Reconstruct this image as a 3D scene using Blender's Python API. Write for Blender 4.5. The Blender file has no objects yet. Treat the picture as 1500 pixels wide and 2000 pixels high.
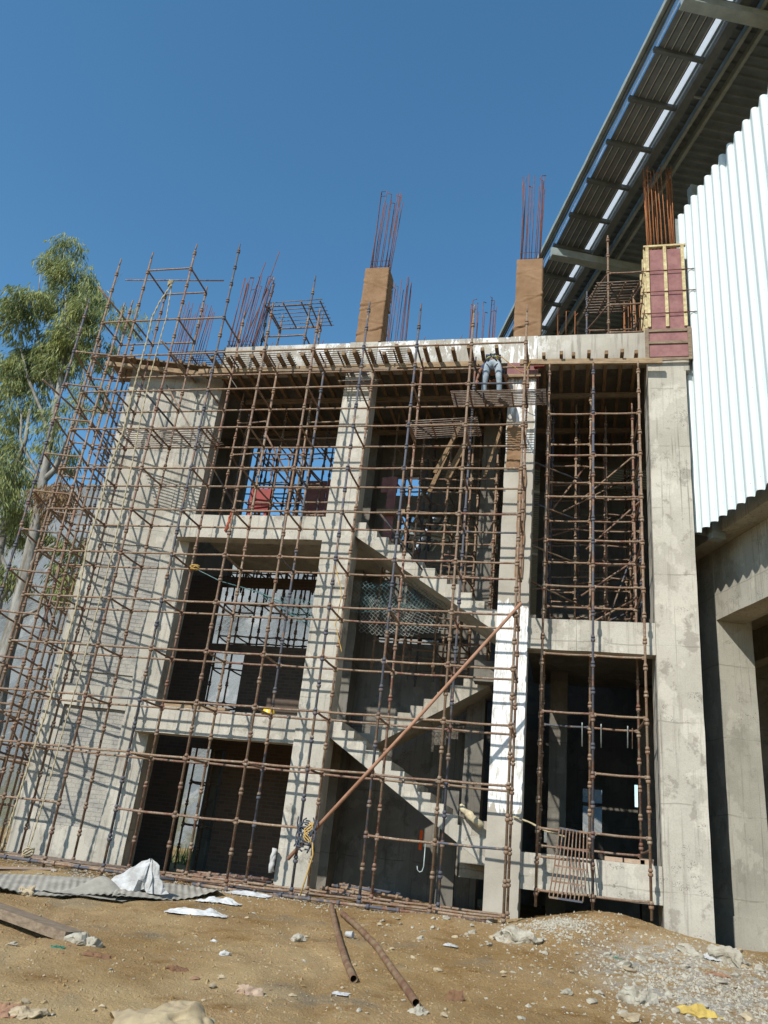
import bpy, math, random
from math import radians as rad, sin, cos, pi
from mathutils import Vector, Matrix, Euler, noise
random.seed(7)
scene = bpy.context.scene
col = scene.collection

# ------------------------------------------------------------------ camera, sky, sun, exposure
CAM = Vector((0.9381, -14.3470, 0.7721))
ROT = Euler((1.9734, -0.1030, 0.2039), 'XYZ')
FPX = 1563.95                                   # focal length in pixels of the 1500 x 2000 photograph
cd = bpy.data.cameras.new('camera'); cam = bpy.data.objects.new('camera', cd); col.objects.link(cam)
cam.location = CAM; cam.rotation_euler = ROT
cd.sensor_fit = 'VERTICAL'; cd.sensor_height = 36.0; cd.lens = FPX / 2000 * 36
cd.clip_start = 0.05; cd.clip_end = 3000
scene.camera = cam

SUN = Vector((0.42, 1.0, -0.84)).normalized()   # direction in which the light travels
SUN_EL = math.asin(-SUN.z); SUN_AZ = math.atan2(-SUN.x, -SUN.y)
w = bpy.data.worlds.new('World'); scene.world = w; w.use_nodes = True
nt = w.node_tree; bg = nt.nodes['Background']
sky = nt.nodes.new('ShaderNodeTexSky'); sky.sky_type = 'NISHITA'; sky.sun_disc = False
sky.sun_elevation = SUN_EL; sky.sun_rotation = SUN_AZ
sky.air_density = 1.0; sky.dust_density = 0.0; sky.ozone_density = 3.0; sky.altitude = 0
hsv = nt.nodes.new('ShaderNodeHueSaturation'); hsv.inputs['Saturation'].default_value = 1.16; hsv.inputs['Hue'].default_value = .488
nt.links.new(sky.outputs[0], hsv.inputs['Color'])
nt.links.new(hsv.outputs[0], bg.inputs[0]); bg.inputs[1].default_value = 0.14
sd = bpy.data.lights.new('sun', 'SUN'); sd.energy = 4.2; sd.angle = rad(0.53); sd.color = (1.0, 0.955, 0.88)
so = bpy.data.objects.new('sun', sd); col.objects.link(so)
so.rotation_euler = SUN.to_track_quat('-Z', 'Y').to_euler(); so.location = (-8, -20, 20)
scene.view_settings.view_transform = 'Standard'; scene.view_settings.look = 'None'
scene.view_settings.exposure = 0.36; scene.view_settings.gamma = 1.0; scene.view_settings.use_curve_mapping = False
scene.cycles.max_bounces = 6; scene.cycles.diffuse_bounces = 3; scene.cycles.transparent_max_bounces = 8

# ------------------------------------------------------------------ helpers
RM = ROT.to_matrix()
def ray(x, y): return (RM @ Vector(((x - 750) / FPX, -(y - 1000) / FPX, -1.0))).normalized()
def onY(x, y, Y):
    d = ray(x, y); return CAM + d * ((Y - CAM.y) / d.y)
def onZ(x, y, Z):
    d = ray(x, y); return CAM + d * ((Z - CAM.z) / d.z)

class MB:
    def __init__(s): s.v = []; s.f = []; s.sm = []
    def add(s, vs, fs, smooth=False):
        n = len(s.v); s.v += [Vector(p) for p in vs]; s.f += [tuple(i + n for i in f) for f in fs]; s.sm += [smooth] * len(fs); return s
    def box(s, a, b, M=None):
        (x0, y0, z0), (x1, y1, z1) = a, b
        vs = [Vector(p) for p in ((x0,y0,z0),(x1,y0,z0),(x1,y1,z0),(x0,y1,z0),(x0,y0,z1),(x1,y0,z1),(x1,y1,z1),(x0,y1,z1))]
        if M is not None: vs = [M @ p for p in vs]
        return s.add(vs, [(0,3,2,1),(4,5,6,7),(0,1,5,4),(1,2,6,5),(2,3,7,6),(3,0,4,7)])
    def beam(s, p0, p1, wd, ht, up=(0, 0, 1)):
        p0 = Vector(p0); p1 = Vector(p1); d = (p1 - p0).normalized(); u = Vector(up)
        sd_ = d.cross(u).normalized(); u = sd_.cross(d).normalized(); a = sd_ * wd / 2; b = u * ht / 2
        vs = [p0-a-b, p0+a-b, p0+a+b, p0-a+b, p1-a-b, p1+a-b, p1+a+b, p1-a+b]
        return s.add(vs, [(0,1,2,3),(7,6,5,4),(0,4,5,1),(1,5,6,2),(2,6,7,3),(3,7,4,0)])
    def tube(s, p0, p1, r, n=8, r1=None, caps=True):
        return s.path([p0, p1], [r, r if r1 is None else r1], n, caps)
    def path(s, pts, r, n=8, caps=True):
        pts = [Vector(p) for p in pts]; m = len(pts)
        rs = r if isinstance(r, (list, tuple)) else [r] * m
        vs = []; fs = []
        ref = None
        for i, p in enumerate(pts):
            d = (pts[min(i + 1, m - 1)] - pts[max(i - 1, 0)])
            if d.length < 1e-9: d = Vector((0, 0, 1))
            d.normalize()
            if ref is None: ref = Vector((0, 0, 1)) if abs(d.z) < .9 else Vector((1, 0, 0))
            a = (ref - d * ref.dot(d)).normalized(); b = d.cross(a); ref = a
            for k in range(n):
                t = 2 * pi * k / n; vs.append(p + (a * cos(t) + b * sin(t)) * rs[i])
        for i in range(m - 1):
            for k in range(n):
                k2 = (k + 1) % n; fs.append((i*n+k, i*n+k2, (i+1)*n+k2, (i+1)*n+k))
        s.add(vs, fs, True)
        if caps:
            o = len(s.v) - m * n
            s.f += [tuple(o + k for k in reversed(range(n))), tuple(o + (m-1)*n + k for k in range(n))]; s.sm += [False, False]
        return s
    def prism(s, poly, y0, y1, M=None):            # polygon in x,z extruded along y
        n = len(poly)
        vs = [Vector((x, y0, z)) for x, z in poly] + [Vector((x, y1, z)) for x, z in poly]
        if M is not None: vs = [M @ p for p in vs]
        fs = [tuple(range(n)), tuple(reversed(range(n, 2*n)))] + [(i, i+n, (i+1) % n + n, (i+1) % n) for i in range(n)]
        return s.add(vs, fs)
    def grid(s, fn, nu, nv, smooth=True, th=0):
        vs = [Vector(fn(i/(nu-1), j/(nv-1))) for j in range(nv) for i in range(nu)]
        fs = [(j*nu+i, j*nu+i+1, (j+1)*nu+i+1, (j+1)*nu+i) for j in range(nv-1) for i in range(nu-1)]
        return s.add(vs, fs, smooth)
    def rock(s, c, r, seed=0, sub=2, rough=.35, sq=(1,1,.7)):
        import bmesh
        bm = bmesh.new(); bmesh.ops.create_icosphere(bm, subdivisions=sub, radius=1)
        o = Vector((seed*3.1, seed*1.7, seed*.9)); vs = []
        for v in bm.verts:
            p = v.co.copy(); k = 1 + rough * noise.noise(p * 1.1 + o) * 1.6 + rough * .5 * noise.noise(p * 2.7 + o)
            # chip it: flatten beyond random planes
            p = p * k
            for q in range(4):
                dn = Vector((sin(seed*7+q*2.1), cos(seed*5+q*1.3), sin(seed*3+q*3.3))).normalized()
                e = p.dot(dn) - .72
                if e > 0: p -= dn * e * .85
            vs.append(Vector(c) + Vector((p.x*r*sq[0], p.y*r*sq[1], p.z*r*sq[2])))
        fs = [tuple(v.index for v in f.verts) for f in bm.faces]; bm.free()
        return s.add(vs, fs, sub > 3)
    def build(s, name, m, parent=None, origin=None):
        me = bpy.data.meshes.new(name)
        if origin is None:
            lo = Vector([min(p[i] for p in s.v) for i in range(3)]); hi = Vector([max(p[i] for p in s.v) for i in range(3)])
            origin = Vector(((lo.x+hi.x)/2, (lo.y+hi.y)/2, lo.z))
        origin = Vector(origin)
        me.from_pydata([tuple(p - origin) for p in s.v], [], s.f)
        me.polygons.foreach_set('use_smooth', s.sm); me.materials.append(m); me.update()
        o = bpy.data.objects.new(name, me); col.objects.link(o)
        o.location = origin
        if parent is not None:
            o.parent = parent; o.location = origin - wloc(parent)
        return o
def wloc(o):
    p = o.location.copy()
    while o.parent is not None: o = o.parent; p += o.location
    return p
def tag(o, label=None, cat=None, group=None, kind=None):
    if label: o['label'] = label
    if cat: o['category'] = cat
    if group: o['group'] = group
    if kind: o['kind'] = kind
    return o
def thing(name, label, cat, loc, group=None):
    o = bpy.data.objects.new(name, None); col.objects.link(o); o.location = loc; o.empty_display_size = .2
    return tag(o, label, cat, group)

# ------------------------------------------------------------------ materials
class NT:
    def __init__(s, name):
        s.m = bpy.data.materials.new(name); s.m.use_nodes = True; s.t = s.m.node_tree; s.b = s.t.nodes['Principled BSDF']
        s.geo = s.t.nodes.new('ShaderNodeNewGeometry'); s.pos = s.geo.outputs['Position']
    def n(s, typ, ins=None, **kw):
        nd = s.t.nodes.new(typ)
        for k, v in kw.items(): setattr(nd, k, v)
        for k, v in (ins or {}).items():
            if hasattr(v, 'links') or isinstance(v, bpy.types.NodeSocket): s.t.links.new(v, nd.inputs[k])
            else: nd.inputs[k].default_value = v
        return nd
    def scale(s, vec, sc): return s.n('ShaderNodeVectorMath', {0: vec, 1: sc}, operation='MULTIPLY').outputs[0]
    def noise(s, scale, detail=4, rough=.55, vec=None, st=None):
        v = vec or s.pos
        if st: v = s.scale(v, st)
        return s.n('ShaderNodeTexNoise', {'Vector': v, 'Scale': scale, 'Detail': detail, 'Roughness': rough}).outputs['Fac']
    def ramp(s, fac, stops):
        r = s.n('ShaderNodeValToRGB', {0: fac}); e = r.color_ramp.elements
        while len(e) < len(stops): e.new(.5)
        for q, (p, c) in zip(e, stops): q.position = p; q.color = (c, c, c, 1) if isinstance(c, (int, float)) else (*c, 1)
        return r.outputs[0]
    def mix(s, fac, a, b, blend='MIX'):
        nd = s.t.nodes.new('ShaderNodeMix'); nd.data_type = 'RGBA'; nd.blend_type = blend
        for i, v in ((0, fac), (6, a), (7, b)):
            if isinstance(v, bpy.types.NodeSocket): s.t.links.new(v, nd.inputs[i])
            else: nd.inputs[i].default_value = v if isinstance(v, (int, float)) else (*v, 1)
        return nd.outputs[2]
    def math(s, op, a, b=0.0):
        nd = s.t.nodes.new('ShaderNodeMath'); nd.operation = op
        for i, v in ((0, a), (1, b)):
            if isinstance(v, bpy.types.NodeSocket): s.t.links.new(v, nd.inputs[i])
            else: nd.inputs[i].default_value = v
        return nd.outputs[0]
    def bump(s, h, strength=.3, dist=.02):
        b = s.n('ShaderNodeBump', {'Height': h, 'Strength': strength, 'Distance': dist}); s.t.links.new(b.outputs[0], s.b.inputs['Normal'])
    def out(s, c=None, rough=.9, metal=0.0, spec=.3):
        if c is not None:
            if isinstance(c, bpy.types.NodeSocket): s.t.links.new(c, s.b.inputs['Base Color'])
            else: s.b.inputs['Base Color'].default_value = (*c, 1)
        if isinstance(rough, bpy.types.NodeSocket): s.t.links.new(rough, s.b.inputs['Roughness'])
        else: s.b.inputs['Roughness'].default_value = rough
        s.b.inputs['Metallic'].default_value = metal; s.b.inputs['Specular IOR Level'].default_value = spec
        return s.m

def concrete(name, a=(.40,.365,.30), b=(.30,.27,.22), dark=(.17,.155,.125), stain=.45, white=0.0, whitecol=(.85,.85,.84), lines=True):
    s = NT(name)
    big = s.noise(.9, 6, .6); c = s.mix(s.ramp(big, [(.35, 0), (.65, 1)]), a, b)
    patch = s.noise(2.3, 8, .65); c = s.mix(s.ramp(patch, [(.57, 0), (.62, stain)]), c, dark)
    lp = s.noise(1.6, 7, .6, st=(1, 1, .8)); c = s.mix(s.ramp(lp, [(.55, 0), (.575, .35)]), c, tuple(min(1, x*1.35) for x in a))
    streak = s.noise(5.0, 5, .7, st=(2.6, 2.6, .10)); c = s.mix(s.ramp(streak, [(.55, 0), (.68, .5)]), c, dark)
    drip = s.noise(3.2, 4, .6, st=(5.5, 5.5, .06)); c = s.mix(s.math('MULTIPLY', s.ramp(drip, [(.60, 0), (.66, .55)]), s.ramp(s.noise(.7, 3), [(.42, 0), (.55, 1)])), c, tuple(x*.6 for x in dark))
    hc_ = s.noise(55, 2, .5); hg = s.ramp(s.noise(1.9, 5, .7, st=(1, 1, 1.6)), [(.58, 0), (.63, 1)]); c = s.mix(s.math('MULTIPLY', s.ramp(hc_, [(.35, .8), (.47, 0)]), hg), c, tuple(x*.45 for x in dark))
    fine = s.noise(38, 3, .6); c = s.mix(s.ramp(fine, [(.3, .16), (.6, 0)]), c, (.12, .11, .09))
    h = s.math('ADD', s.math('MULTIPLY', patch, .6), s.math('MULTIPLY', fine, .3))
    if lines:                                         # joints left by each lift of the formwork
        wob = s.noise(1.5, 3, .5)
        sep = s.n('ShaderNodeSeparateXYZ', {0: s.pos}).outputs[2]
        z = s.math('ADD', sep, s.math('MULTIPLY', wob, .12))
        fr = s.math('FRACT', s.math('MULTIPLY', z, .70)); ln = s.math('LESS_THAN', s.math('ABSOLUTE', s.math('SUBTRACT', fr, .5)), .008)
        gate = s.ramp(s.noise(2.0, 3), [(.42, 0), (.5, 1)])
        c = s.mix(s.math('MULTIPLY', s.math('MULTIPLY', ln, gate), .55), c, dark)
        h = s.math('SUBTRACT', h, s.math('MULTIPLY', ln, .6))
    if white > 0:
        wn = s.noise(3.0, 6, .7, st=(1.5, 1.5, .6)); c = s.mix(s.ramp(wn, [(.5 - white*.35, 1), (.56 - white*.3 + .02, 0)]) if False else s.ramp(wn, [(max(0, .6 - white*.5), 0), (max(.05, .66 - white*.5), 1)]), c, whitecol)
    s.bump(h, .5, .02)
    return s.out(c, .92, spec=.15)
M_conc = concrete('concrete')
M_conc_pale = concrete('concrete_pale', a=(.46,.43,.365), b=(.36,.335,.28), dark=(.21,.19,.155), stain=.6)
M_conc_shade = concrete('concrete_shaded', a=(.19,.175,.15), b=(.13,.12,.10), dark=(.075,.068,.057))  # darkened copy of the concrete: interior shade put into the colour
M_conc_hall = concrete('concrete_hall', a=(.38,.36,.30), b=(.30,.285,.235), dark=(.19,.175,.14), stain=.35)

def mat_whitewashed():
    s = NT('concrete_whitewashed'); big = s.noise(.9, 6, .6)
    c = s.mix(s.ramp(big, [(.35, 0), (.65, 1)]), (.42,.39,.33), (.32,.29,.24))
    z = s.n('ShaderNodeSeparateXYZ', {0: s.pos}).outputs[2]; zz = s.math('ADD', z, s.math('MULTIPLY', s.noise(5, 6, .75, st=(1.4,1.4,.3)), 1.1))
    m = s.math('MULTIPLY', s.math('GREATER_THAN', zz, 2.25), s.math('LESS_THAN', zz, 6.2))
    fl = s.noise(7, 7, .78, st=(2.5, 2.5, .45)); fleck = s.ramp(fl, [(.50, 1), (.60, .25)])
    c = s.mix(s.math('MULTIPLY', m, fleck), c, (.74, .74, .725))
    m2 = s.math('MULTIPLY', s.math('GREATER_THAN', zz, 9.6), s.ramp(s.noise(4, 6, .7, st=(2, 2, .3)), [(.5, 0), (.54, .8)]))
    c = s.mix(m2, c, (.8, .8, .79))
    s.bump(s.noise(30, 4), .3, .01); return s.out(c, .85, spec=.2)
M_whitecol = mat_whitewashed()
def mat_roofbeam():
    s = NT('concrete_roof_edge'); big = s.noise(.9, 6, .6)
    c = s.mix(s.ramp(big, [(.35, 0), (.65, 1)]), (.42,.39,.33), (.30,.27,.22))
    c = s.mix(s.ramp(s.noise(5, 5, .7, st=(2.4, 2.4, .14)), [(.52, 0), (.64, .6)]), c, (.17,.155,.13))
    x = s.n('ShaderNodeSeparateXYZ', {0: s.pos}).outputs[0]
    xm = s.ramp(s.math('MULTIPLY', s.math('ADD', x, 8.0), .1), [(.12, .0), (.3, .9), (.45, 1), (.78, .9), (.86, .25), (.92, .0)])
    z = s.n('ShaderNodeSeparateXYZ', {0: s.pos}).outputs[2]
    up = s.ramp(s.math('SUBTRACT', z, 11.4), [(.1, .0), (.45, 1)])
    f = s.ramp(s.noise(3.0, 7, .75, st=(1.6, 1.6, .8)), [(.49, 0), (.53, .9)])
    c = s.mix(s.math('MULTIPLY', s.math('MULTIPLY', xm, f), up), c, (.72, .72, .70))
    s.bump(s.noise(25, 4), .4, .015); return s.out(c, .85, spec=.2)
M_roofbeam = mat_roofbeam()

def mat_brick():
    s = NT('rendered_brick')
    sep = s.n('ShaderNodeSeparateXYZ', {0: s.pos})
    uv = s.n('ShaderNodeCombineXYZ', {0: s.math('ADD', sep.outputs[0], s.math('MULTIPLY', sep.outputs[1], .25)), 1: sep.outputs[2]}).outputs[0]
    uvw = s.n('ShaderNodeVectorMath', {0: uv, 1: s.n('ShaderNodeVectorMath', {0: s.n('ShaderNodeTexNoise', {'Vector': s.pos, 'Scale': 6.0}).outputs['Color'], 1: (.03,.03,.03)}, operation='MULTIPLY').outputs[0]}).outputs[0]
    br = s.n('ShaderNodeTexBrick', {'Vector': uvw, 'Color1': (.35,.335,.30,1), 'Color2': (.27,.26,.235,1), 'Mortar': (.23,.22,.195,1), 'Scale': 1.0, 'Mortar Size': .009, 'Mortar Smooth': .3, 'Brick Width': .235, 'Row Height': .085})
    c = s.mix(s.ramp(s.noise(2.2, 6, .65), [(.44, 0), (.56, .9)]), br.outputs['Color'], (.40,.375,.32))
    c = s.mix(s.ramp(s.noise(30, 3), [(.3, .3), (.6, 0)]), c, (.15,.14,.13))
    h = s.math('ADD', s.math('MULTIPLY', br.outputs['Fac'], -.8), s.math('MULTIPLY', s.noise(28, 4), .5))
    s.bump(h, .7, .02); return s.out(c, .95, spec=.1)
M_brick = mat_brick()
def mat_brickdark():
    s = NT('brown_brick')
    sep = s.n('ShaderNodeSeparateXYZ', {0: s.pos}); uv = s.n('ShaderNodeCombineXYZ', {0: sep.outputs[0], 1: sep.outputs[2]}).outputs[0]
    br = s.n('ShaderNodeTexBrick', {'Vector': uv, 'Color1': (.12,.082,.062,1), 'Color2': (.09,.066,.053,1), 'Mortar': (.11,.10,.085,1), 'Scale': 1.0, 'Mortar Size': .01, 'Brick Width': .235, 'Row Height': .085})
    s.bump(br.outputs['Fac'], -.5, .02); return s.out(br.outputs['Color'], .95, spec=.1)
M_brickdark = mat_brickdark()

def mat_rust(name, paint=.28, tan=1.0):
    s = NT(name); oi = s.n('ShaderNodeObjectInfo'); rnd = oi.outputs['Random']
    n1 = s.noise(7, 5, .7); n2 = s.noise(45, 4, .6)
    a = s.mix(rnd, (.255*tan,.155*tan,.088*tan), (.19,.095,.058))
    r3 = s.math('FRACT', s.math('MULTIPLY', rnd, 41.7)); a = s.mix(s.math('GREATER_THAN', r3, .72), a, (.20,.085,.058))
    c = s.mix(s.ramp(n1, [(.4, 0), (.6, 1)]), a, (.27*tan,.205*tan,.14*tan))
    c = s.mix(s.ramp(s.noise(19, 5, .7), [(.58, 0), (.64, .8)]), c, (.42,.39,.33))
    c = s.mix(s.math('MULTIPLY', s.math('FRACT', s.math('MULTIPLY', rnd, 7.9)), .45), c, (.13,.085,.06))
    c = s.mix(s.ramp(n2, [(.5, 0), (.65, .55)]), c, (.10,.045,.03))
    r2 = s.math('FRACT', s.math('MULTIPLY', rnd, 17.3))
    pm = s.math('MULTIPLY', s.math('LESS_THAN', r2, paint), s.ramp(s.noise(2.0, 4, .7), [(.44, 0), (.50, .8)]))
    c = s.mix(pm, c, (.055,.075,.105))
    s.bump(n2, .5, .004); return s.out(c, .72, .15, .35)
M_rust = mat_rust('rusty_scaffold_steel'); M_rust2 = mat_rust('rusty_ledger_steel', .05, 1.05)
def simple(name, c1, c2, sc=8, rough=.85, metal=0, bump=.3, bscale=40, spec=.25, st=None, lo=.38, hi=.62):
    s = NT(name); c = s.mix(s.ramp(s.noise(sc, 5, .65, st=st), [(lo, 0), (hi, 1)]), c1, c2)
    s.bump(s.noise(bscale, 4), bump, .006); return s.out(c, rough, metal, spec)
M_rebar = simple('rebar_steel', (.20,.075,.045), (.11,.05,.045), 5, .8, .1)
M_rebar_orange = simple('rebar_orange_rust', (.33,.135,.05), (.24,.09,.04), 5, .85)
M_wood = simple('rough_timber', (.33,.235,.14), (.20,.14,.085), 6, .85, st=(.6, 4, 4))
M_woodgrey = simple('weathered_timber', (.25,.19,.13), (.15,.11,.075), 5, .9, st=(1, 5, 5), bump=.6)
M_batten = simple('yellow_batten', (.56,.48,.27), (.36,.28,.15), 9, .8)
M_ply = simple('red_plywood', (.27,.135,.125), (.19,.085,.085), 5, .75, bump=.3, lo=.35, hi=.65)
M_redply = simple('bright_red_board', (.30,.04,.035), (.20,.035,.03), 3, .6)
def mat_hessian():
    s = NT('hessian'); c = s.mix(s.ramp(s.noise(2.5, 6, .7), [(.35, 0), (.65, 1)]), (.29,.185,.11), (.21,.125,.07))
    wv = s.n('ShaderNodeTexWave', {'Vector': s.pos, 'Scale': 90.0, 'Distortion': 1.0}).outputs['Fac']
    c = s.mix(s.math('MULTIPLY', wv, .15), c, (.18,.1,.05))
    fold = s.noise(1.5, 3, .5, st=(.9, .9, 2.2)); s.bump(s.math('ADD', s.math('MULTIPLY', fold, 2.0), s.math('MULTIPLY', wv, .1)), .4, .04); return s.out(c, .95, spec=.05)
M_hess = mat_hessian()
M_galv = simple('galvanised_steel', (.36,.40,.38), (.28,.31,.30), 5, .5, .5)
M_purlin = simple('painted_purlin', (.13,.15,.15), (.095,.11,.11), 3, .6, .2)
M_purlin_l = simple('pale_rafter_paint', (.29,.33,.32), (.22,.26,.25), 3, .6, .1)
M_roof = simple('roof_sheet_underside', (.19,.225,.235), (.145,.175,.185), 3, .6, .2)
M_louvre = simple('louvre_sheet', (.17,.19,.195), (.125,.14,.145), 3, .6, .1)
def mat_clad():
    s = NT('white_corrugated_sheet'); c = s.mix(s.ramp(s.noise(3, 5, .6, st=(3, 3, .3)), [(.4, 0), (.7, .35)]), (.60,.66,.66), (.52,.59,.59))
    c = s.mix(s.ramp(s.noise(9, 4, .6), [(.66, 0), (.72, .25)]), c, (.5,.53,.5)); return s.out(c, .42, .0, .45)
M_clad = mat_clad()
def mat_skylight():
    s = NT('translucent_rooflight'); s.out((.85,.9,.92), .4)
    s.b.inputs['Transmission Weight'].default_value = .0
    t = s.n('ShaderNodeBsdfTranslucent', {'Color': (.9,.93,.95,1)}); mx = s.n('ShaderNodeMixShader', {0: .75})
    o = s.t.nodes['Material Output']; s.t.links.new(s.b.outputs[0], mx.inputs[1]); s.t.links.new(t.outputs[0], mx.inputs[2]); s.t.links.new(mx.outputs[0], o.inputs[0]); return s.m
M_sky = mat_skylight()
M_rope = simple('rope', (.42,.36,.24), (.34,.28,.17), 40, .95)
M_ropey = simple('yellow_rope', (.50,.33,.10), (.40,.25,.08), 40, .95)
M_net = simple('green_net', (.07,.17,.18), (.17,.27,.27), 2, .8, bump=0)
M_netw = simple('grey_net', (.42,.44,.40), (.30,.33,.31), 2, .8, bump=0)
M_sack = simple('white_sack', (.52,.52,.51), (.33,.32,.30), 5, .7, bump=.5, bscale=20)
M_helmet = simple('yellow_plastic', (.75,.52,.02), (.66,.44,.02), 3, .35, spec=.5, bump=.02)
M_orange = simple('orange_rag', (.36,.09,.04), (.26,.06,.03), 8, .9)
M_strap = simple('dark_strap', (.035,.045,.06), (.08,.09,.11), 20, .8)
M_strapy = simple('yellow_strap', (.45,.48,.10), (.3,.33,.10), 20, .8)
M_denim = simple('pale_denim', (.36,.40,.42), (.19,.24,.29), 5, .9, bump=.5, bscale=25)
M_navy = simple('navy_shirt', (.03,.04,.09), (.05,.065,.13), 6, .9)
M_skin = simple('skin', (.23,.115,.07), (.19,.09,.055), 6, .6, spec=.3)
M_shoe = simple('pale_shoe', (.45,.46,.46), (.2,.2,.2), 9, .8)
M_hair = simple('black_hair', (.015,.012,.01), (.03,.025,.02), 30, .7)
M_asb = simple('cement_sheet', (.36,.335,.28), (.25,.23,.19), 3, .95, bump=.4)
M_rubble = simple('concrete_rubble', (.39,.36,.29), (.27,.235,.175), 9, .95, bump=.8, bscale=30)
M_stone = simple('tan_stone', (.42,.34,.22), (.30,.235,.15), 7, .95, bump=.8, bscale=30)
M_clay = simple('fired_clay', (.30,.17,.10), (.22,.125,.08), 9, .9)
M_brickblk = simple('dusty_brick', (.42,.31,.22), (.34,.24,.17), 9, .95)
M_yblock = simple('yellow_block', (.50,.36,.09), (.36,.25,.07), 6, .9, bump=.6)
M_pipe = simple('rusty_pipe', (.24,.17,.10), (.15,.075,.045), 6, .7, .1)
M_cardbrd = simple('rusty_scrap', (.19,.10,.05), (.13,.07,.04), 9, .8)
M_green = simple('green_scrap', (.03,.13,.085), (.05,.17,.11), 9, .6)
M_bluebk = simple('blue_sheet', (.30,.40,.60), (.25,.33,.5), 3, .7)
def mat_bark():
    s = NT('eucalyptus_bark'); c = s.mix(s.ramp(s.noise(2.2, 6, .65, st=(2, 2, .5)), [(.4, 0), (.6, 1)]), (.30,.29,.26), (.15,.135,.11))
    s.bump(s.noise(14, 5, st=(2, 2, .4)), .5, .03); return s.out(c, .95, spec=.1)
M_bark = mat_bark()
def mat_leaf(name, a, b, c3):
    s = NT(name); r = s.n('ShaderNodeTexWhiteNoise', {'Vector': s.scale(s.pos, (3, 3, 3))}).outputs[0] if False else s.noise(1.1, 4, .6)
    c = s.mix(s.ramp(r, [(.38, 0), (.62, 1)]), a, b); c = s.mix(s.ramp(s.noise(9, 3), [(.58, 0), (.66, .8)]), c, c3)
    s.out(c, .55, spec=.35); t = s.n('ShaderNodeBsdfTranslucent', {'Color': c}); mx = s.n('ShaderNodeMixShader', {0: .3})
    o = s.t.nodes['Material Output']; s.t.links.new(s.b.outputs[0], mx.inputs[1]); s.t.links.new(t.outputs[0], mx.inputs[2]); s.t.links.new(mx.outputs[0], o.inputs[0]); return s.m
M_leaf = mat_leaf('eucalyptus_leaf', (.30,.325,.105), (.17,.215,.085), (.46,.43,.16))
M_leafdry = mat_leaf('dry_leaf', (.30,.19,.09), (.20,.12,.06), (.36,.25,.12))
M_grass = mat_leaf('weed_leaf', (.12,.17,.04), (.17,.2,.06), (.28,.26,.12))

def mat_soil():
    s = NT('soil')
    n1 = s.noise(.55, 7, .6); c = s.mix(s.ramp(n1, [(.36, 0), (.62, 1)]), (.275,.17,.068), (.37,.25,.125))
    n2 = s.noise(1.7, 7, .7); c = s.mix(s.ramp(n2, [(.54, 0), (.66, .75)]), c, (.20,.105,.032))
    n3 = s.noise(.8, 8, .7, vec=s.n('ShaderNodeVectorMath', {0: s.pos, 1: (31., 7., 2.)}).outputs[0])
    c = s.mix(s.ramp(n3, [(.55, 0), (.63, .7)]), c, (.21,.18,.13))
    n4 = s.noise(24, 5, .7); c = s.mix(s.ramp(n4, [(.56, 0), (.66, .45)]), c, (.42,.31,.16))
    n5 = s.noise(60, 4, .7); c = s.mix(s.ramp(n5, [(.35, .55), (.5, 0)]), c, (.13,.085,.045))
    # pale cement rubble by the foot of the hall
    sp = s.n('ShaderNodeSeparateXYZ', {0: s.pos}); dx = s.math('SUBTRACT', sp.outputs[0], 2.6); dy = s.math('ADD', sp.outputs[1], 2.6)
    dd = s.math('ADD', s.math('POWER', s.math('MULTIPLY', dx, .62), 2.0), s.math('POWER', s.math('MULTIPLY', dy, .42), 2.0))
    g = s.math('MULTIPLY', s.ramp(dd, [(.35, 1), (1.0, 0)]), s.ramp(s.noise(5, 6, .75), [(.42, 0), (.55, .85)]))
    c = s.mix(g, c, (.36,.35,.315))
    h = s.math('ADD', s.math('ADD', s.math('MULTIPLY', n4, .6), s.math('MULTIPLY', n5, .35)), s.math('MULTIPLY', n2, 1.2))
    wt = s.noise(.35, 5, .6, vec=s.n('ShaderNodeVectorMath', {0: s.pos, 1: (3., 17., 5.)}).outputs[0]); c = s.mix(s.ramp(wt, [(.5, 0), (.62, .65)]), c, (.44,.32,.165))
    s.bump(h, .9, .05); return s.out(c, .97, spec=.08)
M_soil = mat_soil()
M_gravel = simple('crushed_gravel', (.36,.30,.20), (.23,.17,.095), 5, .95, bump=.6)
def mat_hill():
    s = NT('pale_rock_slope'); c = s.mix(s.ramp(s.noise(.12, 8, .65), [(.38, 0), (.6, 1)]), (.235,.245,.24), (.155,.17,.175))
    c = s.mix(s.ramp(s.noise(.5, 6, .7), [(.55, 0), (.62, .6)]), c, (.36,.36,.345))
    z = s.n('ShaderNodeSeparateXYZ', {0: s.pos}).outputs[2]
    g = s.math('MULTIPLY', s.ramp(s.math('MULTIPLY', z, .2), [(.35, 1), (.8, 0)]), s.ramp(s.noise(.7, 6, .7), [(.45, 0), (.55, .8)]))
    c = s.mix(g, c, (.13,.125,.07)); s.bump(s.noise(.8, 8, .7), .8, .6); return s.out(c, .95, spec=.1)
M_hill = mat_hill()

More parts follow.
